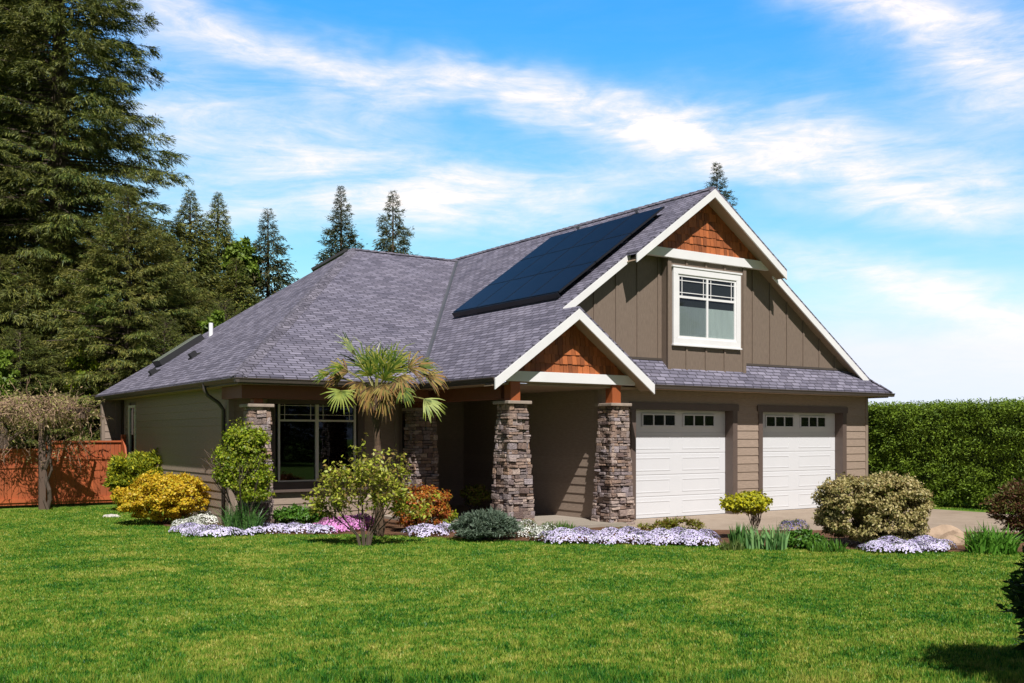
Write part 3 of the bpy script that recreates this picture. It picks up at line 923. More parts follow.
def twigs(mb, p, d, L, rad, depth, rr, tips, spread=.6, up=.15, kids=3, seg=3):
    pts = [p]; dd = d.copy(); q = p.copy()
    for i in range(seg):
        dd = (dd + Vector((rr.gauss(0, .12), rr.gauss(0, .12), rr.gauss(0, .08) + up * .3))).normalized()
        q = q + dd * (L / seg); pts.append(q.copy())
        if depth <= 1: tips.append((q.copy(), dd.copy()))
    mb.tube(pts, [rad * (1 - .45 * i / seg) for i in range(seg + 1)], 5 if rad > .01 else 3, False)
    if depth > 0:
        for k in range(kids):
            t = rr.uniform(.35, 1.0); b = pts[min(seg, int(t * seg + .5))]
            nd = (dd + Vector((rr.gauss(0, spread), rr.gauss(0, spread), rr.gauss(0, spread * .7) + up))).normalized()
            twigs(mb, b, nd, L * rr.uniform(.5, .8), rad * .55, depth - 1, rr, tips, spread, up, kids, seg)

def shrub(name, label, cat, px, yfront, wpx, ytop, mat, n, L, Wd, seed, K=60, lr=.16, power=2, stems=True, group=None, depthr=.85, zc=.5, rand=.7, along=False, inner=.25, lift=0.0, bark='bark'):
    Yf = CZ * F / (yfront - YH)
    r = wpx / 2 / F * Yf; Yc = Yf + r * depthr * .8; r = wpx / 2 / F * Yc
    top = zt(ytop, Yc); c = at(px, Yc)
    o = empty(name, (c.x, c.y, 0), label, cat, group)
    h = top - lift; cz_ = lift + h * zc; rz = h * (1 - zc)
    # build in camera-aligned axes then rotate to world
    P, out, g = crown(n, (0, 0, cz_), (r, r * depthr, rz), K, lr, seed, power, zmin=-.98, inner=inner)
    low = P[:, 2] < cz_
    if lift == 0: P[low, 2] = cz_ - (cz_ - P[low, 2]) * (cz_ / rz) * 1.08
    R2 = np.array([[cT, -sT, 0], [sT, cT, 0], [0, 0, 1]])      # X axis -> (cT,-sT), Y axis -> (sT,cT)
    Mx = np.array([[cT, sT, 0], [-sT, cT, 0], [0, 0, 1]])
    P = P @ Mx.T; out = out @ Mx.T
    foliage('foliage', mat, P, out, g, L, Wd, o, (0, 0, 0), rand, along=along)
    if stems:
        rr = random.Random(seed); mb = MB(); tips = []
        for k in range(6):
            a = rr.uniform(0, 6.28); dd = Vector((math.cos(a) * .5 * r / max(h, .1), math.sin(a) * .5 * r / max(h, .1), 1)).normalized()
            twigs(mb, Vector((math.cos(a) * .04, math.sin(a) * .04, 0)), dd, h * .36 + lift * .55, .012 + .004 * h, 2, rr, tips, .3, .15, 3)
        mb.build('branches', M[bark], o, org=(0, 0, 0))
    return o

LM = {}
LM['yellow'] = leaf_mat('golden shrub leaves', [(.40, .22, .012), (.62, .40, .02), (.72, .52, .03), (.45, .42, .03), (.70, .42, .02)], .5, .3)
LM['cypress'] = leaf_mat('gold tipped cypress sprays', [(.08, .13, .012), (.26, .30, .02), (.58, .54, .03), (.14, .19, .014)], .6, .25)
LM['lime'] = leaf_mat('lime green leaves', [(.12, .20, .015), (.25, .36, .02), (.42, .48, .03), (.09, .13, .012), (.34, .32, .04)], .45, .35)
LM['olive'] = leaf_mat('spring leaves', [(.20, .25, .02), (.40, .45, .04), (.52, .53, .08), (.15, .15, .03), (.38, .24, .07)], .45, .35)
LM['orange'] = leaf_mat('orange spirea leaves', [(.40, .09, .015), (.55, .16, .02), (.30, .055, .02), (.45, .26, .03), (.22, .18, .02)], .5, .3)
LM['juniper'] = leaf_mat('blue green juniper', [(.07, .115, .075), (.12, .17, .115), (.16, .21, .15), (.07, .10, .05)], .6, .15)
LM['green'] = leaf_mat('fresh green leaves', [(.04, .13, .012), (.08, .21, .02), (.13, .27, .03), (.035, .09, .01)], .45, .3)
LM['iris'] = leaf_mat('iris blades', [(.16, .32, .12), (.22, .42, .15), (.30, .48, .18), (.12, .25, .08)], .4, .3)
LM['bright'] = leaf_mat('bright arching leaves', [(.07, .20, .02), (.12, .30, .03), (.18, .36, .05)], .45, .3)
LM['strap'] = leaf_mat('strap leaves', [(.05, .13, .03), (.08, .19, .04), (.11, .22, .05)], .4, .3)
LM['varieg'] = leaf_mat('variegated leaves', [(.15, .14, .035), (.38, .33, .12), (.58, .49, .23), (.28, .20, .07), (.22, .23, .06)], .5, .25)
LM['brush'] = leaf_mat('reddish twiggy leaves', [(.10, .035, .02), (.17, .07, .035), (.10, .10, .02), (.14, .17, .03)], .6, .25)
LM['bronze'] = leaf_mat('bronze green leaves', [(.15, .20, .02), (.28, .32, .03), (.20, .09, .04), (.24, .28, .03)], .5, .3)
LM['ybush'] = leaf_mat('bright yellow green leaves', [(.35, .35, .015), (.55, .52, .02), (.24, .27, .02), (.62, .56, .03)], .45, .3)
LM['hedge'] = leaf_mat('hedge leaves', [(.022, .052, .008), (.045, .092, .011), (.09, .16, .017), (.19, .28, .028), (.030, .068, .010)], .55, .25, spec=.2, patch=(5.0, (.26, .38, .03), .7))
LM['darkhedge'] = leaf_mat('dark evergreen sprays', [(.018, .04, .012), (.03, .065, .016), (.05, .10, .02)], .45, .2)
LM['spruce'] = leaf_mat('spruce needles', [(.022, .050, .012), (.045, .085, .016), (.10, .15, .024), (.22, .235, .036), (.035, .075, .018)], .6, .15,
                        patch=(.45, (.20, .125, .04), .30))
LM['spruce2'] = leaf_mat('olive spruce needles', [(.028, .060, .012), (.060, .110, .018), (.13, .185, .028), (.28, .27, .05), (.045, .090, .016)], .6, .15,
                        patch=(.5, (.24, .15, .045), .35))
LM['fir_far'] = leaf_mat('far fir needles', [(.035, .055, .022), (.06, .08, .03), (.09, .10, .035), (.12, .085, .03)], .6, .2)
LM['decid'] = leaf_mat('light deciduous leaves', [(.10, .17, .02), (.18, .27, .03), (.25, .34, .04)], .5, .4)
LM['palm'] = leaf_mat('palm leaflets', [(.030, .070, .008), (.075, .13, .012), (.17, .21, .024), (.30, .28, .045)], .4, .2)
LM['palm_young'] = leaf_mat('young palm leaflets', [(.22, .28, .03), (.33, .38, .06), (.13, .20, .02)], .4, .25)  # lighter leaflet colour of the two young lower fans
LM['palm_dead'] = leaf_mat('dry palm leaflets', [(.13, .055, .018), (.28, .15, .04), (.22, .15, .025), (.05, .025, .01), (.14, .14, .02), (.36, .25, .06)], .7, .15)
LM['lav'] = leaf_mat('lavender petals', [(.50, .43, .68), (.66, .60, .82), (.80, .77, .90), (.58, .50, .78)], .6, .2)
LM['white'] = leaf_mat('white petals', [(.74, .74, .70), (.85, .85, .82), (.62, .64, .55)], .6, .2)
LM['pink'] = leaf_mat('pink petals', [(.70, .26, .60), (.80, .36, .70), (.62, .20, .55)], .6, .2)
LM['purple'] = leaf_mat('violet petals', [(.22, .16, .50), (.32, .25, .62), (.15, .12, .35)], .6, .2)
LM['matleaf'] = leaf_mat('phlox foliage', [(.06, .11, .02), (.11, .16, .03), (.15, .18, .05)], .6, .2)

# ------------------------------------------------------------------ hedge beside the driveway
hd = empty('hedge', (8.7, 0, 0), 'tall clipped green laurel hedge beyond the driveway right of the garage', 'hedge')
def hedge_leaves():
    g = np.random.default_rng(3)
    V = []
    # leaf clumps over the near face and the top
    nC = 3600
    v = g.uniform(-7, 12, nC); zc = g.uniform(.1, 2.3, nC); u = 8.04 + g.uniform(-.10, .20, nC) + .04 * np.sin(v * 2.1)
    nT = 1500
    v = np.concatenate([v, g.uniform(-7, 12, nT)]); zc = np.concatenate([zc, 2.29 + g.uniform(-.09, .05, nT)]); u = np.concatenate([u, g.uniform(8.0, 9.3, nT)])
    C = np.stack([u, v, zc], 1); per = 46
    top = np.zeros(len(C)); top[nC:] = 1
    base = np.stack([-(1 - top), np.full(len(C), -.15), .35 + top], 1)
    k = np.repeat(np.arange(len(C)), per); n = len(k)
    P = C[k] + g.normal(size=(n, 3)) * np.array([.05, .11, .06])
    P[:, 2] = np.minimum(P[:, 2], 2.44)
    N = unit(base[k] + g.normal(size=(n, 3)) * .75)
    D = unit(np.cross(N, g.normal(size=(n, 3))) + np.array([-.3, 0, .2]))
    s = g.uniform(.6, 1.25, n)
    V = leaf_quads(P, D, N, .068 * s, .025 * s)
    fast_mesh('foliage', V, 4, LM['hedge'], hd, (8.7, 0, 0))
    MB().box(8.25, 9.2, -7, 12, .12, 2.22).build('branches', M['hedge_core'], hd)  # solid dark box added inside the foliage to block light
M['hedge_core'] = plain('dark blocking core', (.022, .04, .010), .9, .3, 20, .5, 30)
hedge_leaves()

# ------------------------------------------------------------------ conifers
def conifer_mesh(seed, H, rad, nbr, blade, mat, droop=.35, bare=.04, irregular=.3, per=26, expo=.95, k=8, hang=.5, thin=.16):
    g = np.random.default_rng(seed)
    tr = MB(); rr = random.Random(seed)
    tr.tube([(0, 0, 0), (.02 * H * .1, 0, H * .5), (0, 0, H * .985)], [H * .016 + .05, H * .009 + .03, .015], 9)
    br = MB()
    Ps, Ds = [], []
    for i in range(nbr):
        t = bare + (1 - bare) * ((i + rr.random()) / nbr) ** .85
        z = H * t; Lb = rad * (1 - t) ** expo * rr.uniform(1 - irregular, 1.1) + .04
        az = i * 2.39996 + rr.uniform(-.4, .4)
        rise = .45 * t ** 2 + rr.uniform(-.08, .12)
        dh = Vector((math.cos(az), math.sin(az), 0)); side = Vector((-dh.y, dh.x, 0))
        pts = []
        for q in np.linspace(0, 1, 7):
            pts.append(dh * Lb * q + Vector((0, 0, z + Lb * (rise * q - droop * q * q * (1 - t * .6) + .35 * max(0, q - .6) ** 1.1))))
        br.tube([pts[0], pts[3], pts[6]], [.012 * Lb + .006, .008 * Lb + .004, .003], 3, False)
        m = max(5, int(per * (.2 + .8 * Lb / rad)))
        q = .12 + .88 * g.random(m) ** .62
        pa = np.array([tuple(p) for p in pts]); idx = q * 6; i0 = np.minimum(idx.astype(int), 5); fr = (idx - i0)[:, None]
        B = pa[i0] * (1 - fr) + pa[i0 + 1] * fr; T = unit(pa[i0 + 1] - pa[i0])
        w = Lb * .34 * (1 - q) ** .6 * g.uniform(-1, 1, m)
        B = B + np.array(tuple(side)) * w[:, None] - T * np.abs(w)[:, None] * -.35
        B[:, 2] -= np.abs(w) * .30
        D = unit(T * .8 + np.array(tuple(side)) * np.sign(w)[:, None] * g.uniform(.1, .9, (m, 1)) + np.array([0, 0, -1.]) * g.uniform(0, hang * 1.6, (m, 1)))
        Ps.append(B); Ds.append(D)
    P = np.concatenate(Ps); D = np.concatenate(Ds)
    # every spray: a short axis with narrow needled twigs either side
    n0 = len(P); n = n0 * k; SZ = np.repeat(np.clip(.30 + .70 * (H - P[:, 2]) / (.22 * H), .3, 1), k)[:, None]
    ax_ = np.repeat(D, k, 0); tpos = np.tile(np.linspace(0, 1, k), n0)[:, None]
    P = np.repeat(P, k, 0) + ax_ * tpos * blade * 1.7 * SZ + g.normal(size=(n, 3)) * blade * .10 * SZ
    lat = unit(np.cross(ax_, np.repeat(unit(g.normal(size=(n0, 3)) * .5 + np.array([0, 0, 1.])), k, 0)))
    sgn = np.tile(np.where(np.arange(k) % 2 == 0, 1., -1.), n0)[:, None]
    D = unit(ax_ * .8 + lat * sgn * .75 * (1.1 - tpos) + np.array([0, 0, -1.]) * g.uniform(0, hang, (n, 1)) + g.normal(size=(n, 3)) * .18)
    N = unit(g.normal(size=(n, 3)) * .6 + np.array([0, 0, 1.]))
    sc = g.uniform(.6, 1.3, n) * (1.1 - .4 * tpos[:, 0]) * SZ[:, 0]
    V = leaf_quads(P, D, N, blade * sc, blade * thin * sc + .004, .1)
    return V, br, tr

TREES = {}
def conifer(name, label, px, Y, ytop, rpx, proto, cat='tree', group=None, rz=0):
    """place a copy of a prototype so its tip stands at (px, ytop) at depth Y"""
    V, H0, r0, fo, br, tr = TREES[proto]
    c = at(px, Y); h = zt(ytop, Y); r = rpx / F * Y
    o = empty(name, (c.x, c.y, 0), label, cat, group, rz)
    for nm, me in (('foliage', fo), ('branches', br), ('trunk', tr)):
        q = bpy.data.objects.new(nm, me); COL.objects.link(q); q.parent = o; q.scale = (r / r0, r / r0, h / H0)
    return o
def proto(key, seed, H, rad, nbr, blade, mat, **k):
    V, br, tr = conifer_mesh(seed, H, rad, nbr, blade, mat, **k)
    a = fast_mesh('foliage', V, 4, mat); b = br.build('branches', M['bark']); c = tr.build('trunk', M['bark'], smooth=True)
    TREES[key] = (None, H, rad, a.data, b.data, c.data)
    for q in (a, b, c): bpy.data.objects.remove(q)
proto('big', 21, 24, 6.6, 740, .20, LM['spruce'], droop=.45, irregular=.45, per=92, expo=.95, k=13, hang=.4, thin=.12)
proto('mid', 22, 9, 3.8, 300, .155, LM['spruce2'], droop=.42, irregular=.42, per=80, expo=.66, k=12, hang=.4, thin=.13)
proto('low', 23, 7, 3.0, 240, .16, LM['spruce'], droop=.35, irregular=.45, per=64, bare=.0, expo=.5, k=10, hang=.4, thin=.14)
proto('far', 24, 13, 3.0, 300, .26, LM['fir_far'], droop=.15, irregular=.68, per=34, expo=.88, k=7, hang=.3, thin=.2)
proto('slim', 25, 11, 2.7, 330, .24, LM['spruce2'], droop=.28, irregular=.45, per=32, expo=.9, k=8, hang=.5, thin=.2)

proto('far2', 31, 12, 3.0, 210, .28, LM['fir_far'], droop=.3, irregular=.7, per=38, expo=.8, k=7, hang=.5, thin=.2)
G1 = 'tall conifers at the left edge'
conifer('spruce_tree', 'giant dark spruce filling the upper left, tallest tree in view', 58, 32, -275, 205, 'big', group=G1, rz=.4)
conifer('spruce_tree', 'huge spruce cut off by the left edge of the photo', -70, 31, -250, 200, 'big', group=G1, rz=2.1)
conifer('spruce_tree', 'giant spruce standing behind the other two giants at the far left', -2, 40, -140, 190, 'big', group=G1, rz=3.3)
conifer('spruce_tree', 'dense olive spruce with brownish top just right of the giant spruce', 128, 28.5, 188, 118, 'mid', group=G1, rz=1.1)
conifer('spruce_tree', 'olive spruce standing between the fence and the left roof corner', 62, 30.5, 228, 112, 'mid', group=G1, rz=3.0)
conifer('spruce_tree', 'bushy olive spruce low at the far left behind the bare vine', 0, 29, 255, 112, 'mid', group=G1, rz=4.4)
conifer('spruce_tree', 'slim spruce whose tip stands left of the pair above the roof slope', 190, 33, 190, 72, 'slim', group=G1, rz=.2)
conifer('spruce_tree', 'narrow pointed spruce with tip at mid height, third from the roof peak side', 218, 38, 193, 62, 'slim', group=G1, rz=1.9)
conifer('spruce_tree', 'pointed spruce nearest the roof slope with open ragged branches', 268, 37, 209, 63, 'far2', group=G1, rz=.9)
conifer('spruce_tree', 'short spruce in front of the slim trees above the skylight', 168, 30, 238, 92, 'mid', group=G1, rz=5.0)
conifer('spruce_tree', 'small dark spruce half hidden by the roof slope below the pointed trees', 236, 33, 258, 74, 'slim', group=G1, rz=3.6)
conifer('fir_tree', 'lone pointed fir above the roof, left of the hip peak', 341, 46, 186, 55, 'far', group='far firs above the roof', rz=.3)
conifer('fir_tree', 'lone pointed fir above the roof ridge, right of the hip peak', 393, 46, 191, 55, 'far2', group='far firs above the roof', rz=2.6)
conifer('fir_tree', 'fir tip showing behind the peak of the garage gable', 717, 48, 163, 65, 'far', group='far firs above the roof', rz=1.4)
for i, (u, v, hh, rz) in enumerate(((-22, -42, 1.5, 0), (-12, -40, 1.3, 1), (-3, -44, 1.6, 2), (5, -39, 1.4, 3), (12, -43, 1.6, 4), (20, -40, 1.3, 5), (29, -44, 1.6, 2.5), (38, -41, 1.4, .7))):
    V, H0, r0, fo, br, tr = TREES['mid']
    o = empty('conifer', (u, v, 0), 'tall conifer of the row behind the photographer, seen only mirrored in the windows', 'tree', 'conifers behind the photographer', rz)
    for nm, me in (('foliage', fo), ('branches', br), ('trunk', tr)):
        q = bpy.data.objects.new(nm, me); COL.objects.link(q); q.parent = o; q.scale = (1.45, 1.45, hh)
# low understory
for i, (px, Y, yt, rp, lb) in enumerate(((20, 27.0, 330, 85, 'low dark conifer behind the fence at the far left'),
                                         (100, 29, 318, 80, 'low dark conifer behind the fence beside the roof corner'),
                                         (165, 27.5, 318, 70, 'low dark conifer showing just over the left roof corner'),
                                         (-45, 26.5, 320, 80, 'low dark conifer cut off by the left edge behind the fence'),
                                         (225, 29.5, 300, 60, 'low dark conifer behind the white roof pipe'))):
    conifer('conifer', lb, px, Y, yt, rp, 'low', group='low conifers behind the fence', rz=i * 1.3)

def decid(label, px, Y, ytop, ybot, wpx, mat, n, seed, L=.12, name='deciduous_tree'):
    c = at(px, Y); r = wpx / 2 / F * Y; z1 = zt(ytop, Y); z0 = max(.4, zt(ybot, Y))
    o = empty(name, (c.x, c.y, 0), label, 'tree')
    P, out, g = crown(n, (0, 0, (z0 + z1) / 2), (r, r, (z1 - z0) / 2), 46, r * .26, seed)
    foliage('foliage', mat, P, out, g, L, L * .55, o, (0, 0, 0), .9)
    mb = MB(); rr = random.Random(seed); tips = []
    mb.tube([(0, 0, 0), (.05, .02, z0 * .8), (0, .05, (z0 + z1) / 2)], [.13, .10, .05], 7)
    for k in range(7): twigs(mb, Vector((0, 0, z0 * .8 + k * .15)), Vector((math.cos(k * 1.7), math.sin(k * 1.7), .9)).normalized(), r * .9, .05, 2, rr, tips, .5, .2)
    mb.build('trunk', M['bark'], o, org=(0, 0, 0))
decid('light green leafy tree between the pointed spruces', 243, 36.5, 235, 300, 42, LM['decid'], 6000, 41, .16)
decid('bright green leafy tree just behind the white roof pipe', 222, 27, 303, 400, 52, LM['decid'], 7000, 42, .12)
decid('pale green leafy sapling at the far left behind the fence', 2, 24.0, 345, 430, 44, LM['decid'], 4500, 43, .10)
decid('yellow green leafy tree behind the fence near the roof corner', 84, 27.6, 345, 430, 46, LM['lime'], 5000, 44, .10)

# ------------------------------------------------------------------ bare vine on a timber arbor
A0 = gp(42, 509.8)
arb = empty('arbor', tuple(A0), 'weathered timber arbor post with beams in front of the fence', 'arbor')
ax = Vector((cT, -sT, 0)); ay = Vector((sT, cT, 0))
MB().box(A0.x - .065, A0.x + .065, A0.y - .065, A0.y + .065, 0, 2.02).build('post', M['post_weathered'], arb)
p2 = A0 - ax * 2.3
MB().box(p2.x - .065, p2.x + .065, p2.y - .065, p2.y + .065, 0, 2.02).build('post', M['post_weathered'], arb)
mb = MB(); mb.bar(A0 - ax * 2.9 + Vector((0, 0, 2.09)), A0 + ax * .95 + Vector((0, 0, 2.09)), .05, .14); mb.build('beam', M['post_weathered'], arb)
for k in range(-4, 2):
    p = A0 + ax * (k * .62 + .2) + Vector((0, 0, 2.20)); MB().bar(p - ay * .55, p + ay * .55, .04, .075).build('rafter', M['post_weathered'], arb)
vine = empty('vine', tuple(A0 + ax * .12), 'bare tangled climbing vine heaped over the timber arbor', 'vine')
VO = A0 + ax * .12
rr = random.Random(9); mb = MB()
mb.tube([(VO.x + .05 * math.sin(k * 1.3), VO.y + .05 * math.cos(k * 1.7), .22 * k) for k in range(11)], [.05 - .002 * k for k in range(11)], 7, False)
mb.tube([(VO.x - .08 * math.sin(k * 1.1), VO.y - .06 * math.cos(k * 1.4), .22 * k) for k in range(11)], [.03 - .001 * k for k in range(11)], 6, False)
mb.build('trunk', M['bark'], vine)
mb = MB(); lp = []
for i in range(850):
    X = rr.uniform(-2.6, .88); Yy = rr.gauss(0, .45); e = 1 - abs((X + .7) / 2.1) ** 4
    z = 2.16 + rr.gauss(.10, .13) * max(.3, e); p = A0 + ax * X + ay * Yy; p.z = z
    d_ = Vector((rr.gauss(0, 1), rr.gauss(0, 1), rr.gauss(-.1, .35))).normalized()
    hang = rr.random() < .36
    pts = [p.copy()]; L_ = rr.uniform(.25, .8) if not hang else rr.uniform(.25, .6)
    for k in range(5):
        d_ = (d_ + Vector((rr.gauss(0, .35), rr.gauss(0, .35), rr.gauss(0, .25) - (.55 if hang else .03)))).normalized()
        p = p + d_ * L_ / 5; pts.append(p.copy())
    mb.tube(pts, [rr.uniform(.006, .013)] + [.007, .006, .005, .0045, .004], 3, False)
    lp += pts[1:]
# hanging skirt close to the fence beside the post
for i in range(110):
    p = A0 + ax * (rr.gauss(.35, .35) if i % 2 else rr.gauss(-.7, .4)) + ay * rr.uniform(-.1, .5); p.z = rr.uniform(1.35, 2.1)
    d_ = Vector((rr.gauss(0, .5), rr.gauss(0, .5), -1)).normalized(); pts = [p.copy()]
    for k in range(4):
        d_ = (d_ + Vector((rr.gauss(0, .4), rr.gauss(0, .4), rr.gauss(-.1, .3)))).normalized(); p = p + d_ * .14; pts.append(p.copy())
    mb.tube(pts, [.007, .006, .005, .004, .003], 3, False); lp += pts[2:]
mb.build('branches', M['vine_twig'] if 'vine_twig' in M else plain('vine twigs', (.30, .19, .125), .85, .25, 9, .2), vine)
g = np.random.default_rng(77); P = np.array([tuple(p) for p in lp]); P = P[g.integers(0, len(P), 5200)] + g.normal(size=(5200, 3)) * .05
LM['vinebud'] = leaf_mat('vine buds', [(.42, .36, .12), (.48, .36, .20), (.28, .30, .06), (.38, .25, .15)], .6, .3)
foliage('leaves', LM['vinebud'], P, unit(g.normal(size=P.shape)), g, .075, .028, vine, tuple(VO), .9)

# ------------------------------------------------------------------ shrubs of the bed (left to right)
shrub('golden_cypress', 'clipped hedge-like bush with gold tips behind the big yellow shrub', 'shrub', 145, 512, 72, 451, LM['cypress'], 20000, .085, .034, 51, K=150, lr=.15, power=6, along=True, depthr=.7)
shrub('yellow_shrub', 'large rounded golden yellow shrub at the left end of the flower bed', 'shrub', 162, 527, 100, 469, LM['yellow'], 26000, .05, .032, 52, K=190, lr=.14, power=2.6, zc=.44)
shrub('climbing_shrub', 'tall lime green climbing shrub covering the left stone column', 'shrub', 244, 536, 72, 414, LM['lime'], 26000, .05, .030, 53, K=75, lr=.24, depthr=.5, power=2.2, lift=.25)
shrub('spirea_shrub', 'orange red rounded shrub behind the small multi-stemmed tree', 'shrub', 422, 535, 66, 480, LM['orange'], 17000, .045, .024, 54, K=150, lr=.12, power=2.5, zc=.44)
shrub('juniper_shrub', 'low spreading blue-green juniper before the left porch column', 'shrub', 485, 543, 76, 508, LM['juniper'], 17000, .055, .015, 55, K=140, lr=.10, along=True, zc=.35, stems=False)
shrub('small_shrub', 'small bronze and lime shrub in the shade left of the porch column', 'shrub', 475, 517, 38, 482, LM['bronze'], 3200, .055, .035, 56, K=34, lr=.10, lift=.12, inner=.4)
shrub('yellow_bush', 'small bright yellow-green bush before the gap between garage doors', 'shrub', 748, 542, 58, 489, LM['ybush'], 5200, .06, .038, 57, K=80, lr=.11, lift=.30, inner=.3, bark='bark_pale')
shrub('variegated_shrub', 'big rounded cream and olive variegated shrub before the right garage door', 'shrub', 873, 551, 118, 471, LM['varieg'], 60000, .044, .027, 58, K=300, lr=.13, power=3.6, depthr=.75)
shrub('reddish_shrub', 'reddish brown twiggy shrub with green top at the right edge', 'shrub', 1022, 542, 74, 477, LM['brush'], 14000, .05, .02, 59, K=120, lr=.14, along=True)
shrub('green_perennial', 'bright green leafy plant below the big front window', 'plant', 297, 527, 66, 503, LM['green'], 5000, .07, .03, 60, K=60, lr=.09, stems=False, zc=.35)
shrub('green_perennial', 'low green leafy plant just left of the variegated shrub', 'plant', 805, 550, 46, 528, LM['green'], 2400, .06, .028, 62, K=34, lr=.07, stems=False, zc=.35)
shrub('green_perennial', 'low yellowish green plant between orange shrub and juniper', 'plant', 448, 528, 22, 508, LM['lime'], 900, .06, .028, 63, K=20, lr=.07, stems=False, zc=.35)
shrub('green_perennial', 'low olive groundcover along the drive behind the lavender flowers', 'plant', 672, 533, 70, 517, LM['bronze'], 2400, .05, .018, 64, K=46, lr=.06, stems=False, zc=.35, along=True, depthr=.4)

# near dark evergreen at the right edge, and the taller one that shades it
def near_bush(label, X, Y, r, h, seed, n):
    c = cam_world(X, Y)
    o = empty('evergreen_shrub', (c.x, c.y, 0), label, 'shrub', 'dark evergreens beside the near lawn')
    P, out, g = crown(n, (0, 0, h * .48), (r, r, h * .54), 150, r * .28, seed, 3)
    foliage('foliage', LM['darkhedge'], P, out, g, .075, .026, o, (0, 0, 0), .7, along=True)
    mb = MB(); rr = random.Random(seed); tips = []
    for k in range(7): twigs(mb, Vector((0, 0, 0)), Vector((math.cos(k) * .5, math.sin(k) * .5, 1)).normalized(), h * .3, .02, 2, rr, tips, .4)
    mb.build('branches', M['bark'], o, org=(0, 0, 0))
near_bush('dark shaded evergreen shrub at the lower right corner of the lawn', 3.88, 6.6, .56, 1.10, 71, 22000)
near_bush('taller dark evergreen beside the camera that shades the corner shrub', 4.15, 5.2, .88, 3.0, 72, 26000)

# ------------------------------------------------------------------ small multi-stemmed tree on the lawn
T0 = gp(365, 546); SC = 15 / F
tree = empty('small_tree', tuple(T0), 'small multi-stemmed young tree with light green leaves on the lawn edge', 'tree')
rr = random.Random(31); mb = MB(); tips = []
for k, (dx, dz) in enumerate(((-.75, 1.35), (-.6, .9), (-.25, 1.45), (-.05, 1.2), (.2, 1.25), (.45, 1.0), (.6, .8), (.35, .7), (-.1, .8), (.65, .5), (-.7, .55))):
    dy = rr.uniform(-.45, .45)
    d_ = (ax * dx + ay * dy + Vector((0, 0, dz))).normalized()
    st = Vector((T0.x + dx * .09, T0.y - dx * .06, 0)); kn = st + Vector((0, 0, .16)) + ax * dx * .06
    mb.tube([st, kn], [.012, .011], 5, False)
    twigs(mb, kn, d_, .60 * rr.uniform(.85, 1.15), .011, 3, rr, tips, .5, .08, 3, 4)
mb.build('branches', M['bark'], tree)
g = np.random.default_rng(32); TP = np.array([tuple(p) for p, _ in tips]); TD = np.array([tuple(d_) for _, d_ in tips])
k = g.integers(0, len(TP), 3900); k = k[(TP[k, 2] > .26) & (TP[k, 2] < 1.62)]
P = TP[k] + g.normal(size=(len(k), 3)) * .035
foliage('foliage', LM['olive'], P, unit(TD[k] * .5 + g.normal(size=(len(k), 3)) * .6 + np.array([0, 0, .6])), g, .070, .036, tree, tuple(T0), .8)

# ------------------------------------------------------------------ palm
PB = at(380, 16.4)
palm = empty('palm_tree', tuple(PB), 'windmill palm with green and dried brown fan fronds before the big window', 'tree')
YP = 16.4
mb = MB(); n = 16
pts = [at(380 - 4 * (k / n), YP) + Vector((0, 0, 2.35 * k / n)) for k in range(n + 1)]
mb.tube(pts, [.062 + .015 * (k % 2) + .02 * math.sin(k) for k in range(n + 1)], 9)
mb.build('trunk', M['palm_trunk'] if 'palm_trunk' in M else plain('palm fibre', (.09, .055, .032), .95, .4, 30, .9, 60), palm)
hub = at(376, YP) + Vector((0, 0, 2.30))
def frond(px, py, dY, ang, spread, Lf, mat, seed, nl=19, droop=.5, face=.5):
    """fan frond: hub at image column/row (px,py) at depth YP+dY, pointing at screen angle ang (deg, 0=right, 90=up)"""
    g = np.random.default_rng(seed)
    Y = YP + dY; h = at(px, Y); h.z = zt(py, Y)
    c = math.cos(R(ang)); s = math.sin(R(ang))
    main = ax * c + Vector((0, 0, s)) + ay * (dY * .8)
    main.normalize()
    side = main.cross((ay * -1 + Vector((0, 0, face))).normalized()).normalized(); nrm = side.cross(main).normalized()
    o = MB(); mid = hub.lerp(h, .55) + Vector((0, 0, .05)); o.tube([hub, mid, h], [.014, .011, .008], 5, False)
    stem = o.build('frond', mat if False else M['palm_stem'], palm)
    V = []
    for i in range(nl):
        a = R(spread) * ((i + .5) / nl - .5) + g.normal() * .06
        d0 = main * math.cos(a) + side * math.sin(a)
        L = Lf * (1 - .28 * abs(a) / max(R(spread) / 2, .01)) * g.uniform(.72, 1.12); wd = .025
        p0 = Vector(h); lat = (nrm.cross(d0)).normalized()
        d1 = (d0 + Vector((0, 0, -droop * .35)) + nrm * .05).normalized(); d2 = (d0 * .8 + Vector((0, 0, -droop)) + Vector(tuple(g.normal(size=3) * .14))).normalized()
        p1 = p0 + d0 * L * .35; p2_ = p1 + d1 * L * .35; p3 = p2_ + d2 * L * .3
        w0, w1, w2 = .006, wd * .5, wd * .36
        V += [p0 - lat * w0, p0 + lat * w0, p1 + lat * w1, p1 - lat * w1]
        V += [p1 - lat * w1, p1 + lat * w1, p2_ + lat * w2, p2_ - lat * w2]
        V += [p2_ - lat * w2, p2_ + lat * w2, p3 + lat * .002, p3 - lat * .002]
    fast_mesh('leaflets', [tuple(p) for p in V], 4, mat, stem, tuple(PB))
M['palm_stem'] = plain('palm petiole', (.24, .22, .06), .6, .2, 10, .1)
g_, l_, d_m = LM['palm'], LM['palm_young'], LM['palm_dead']
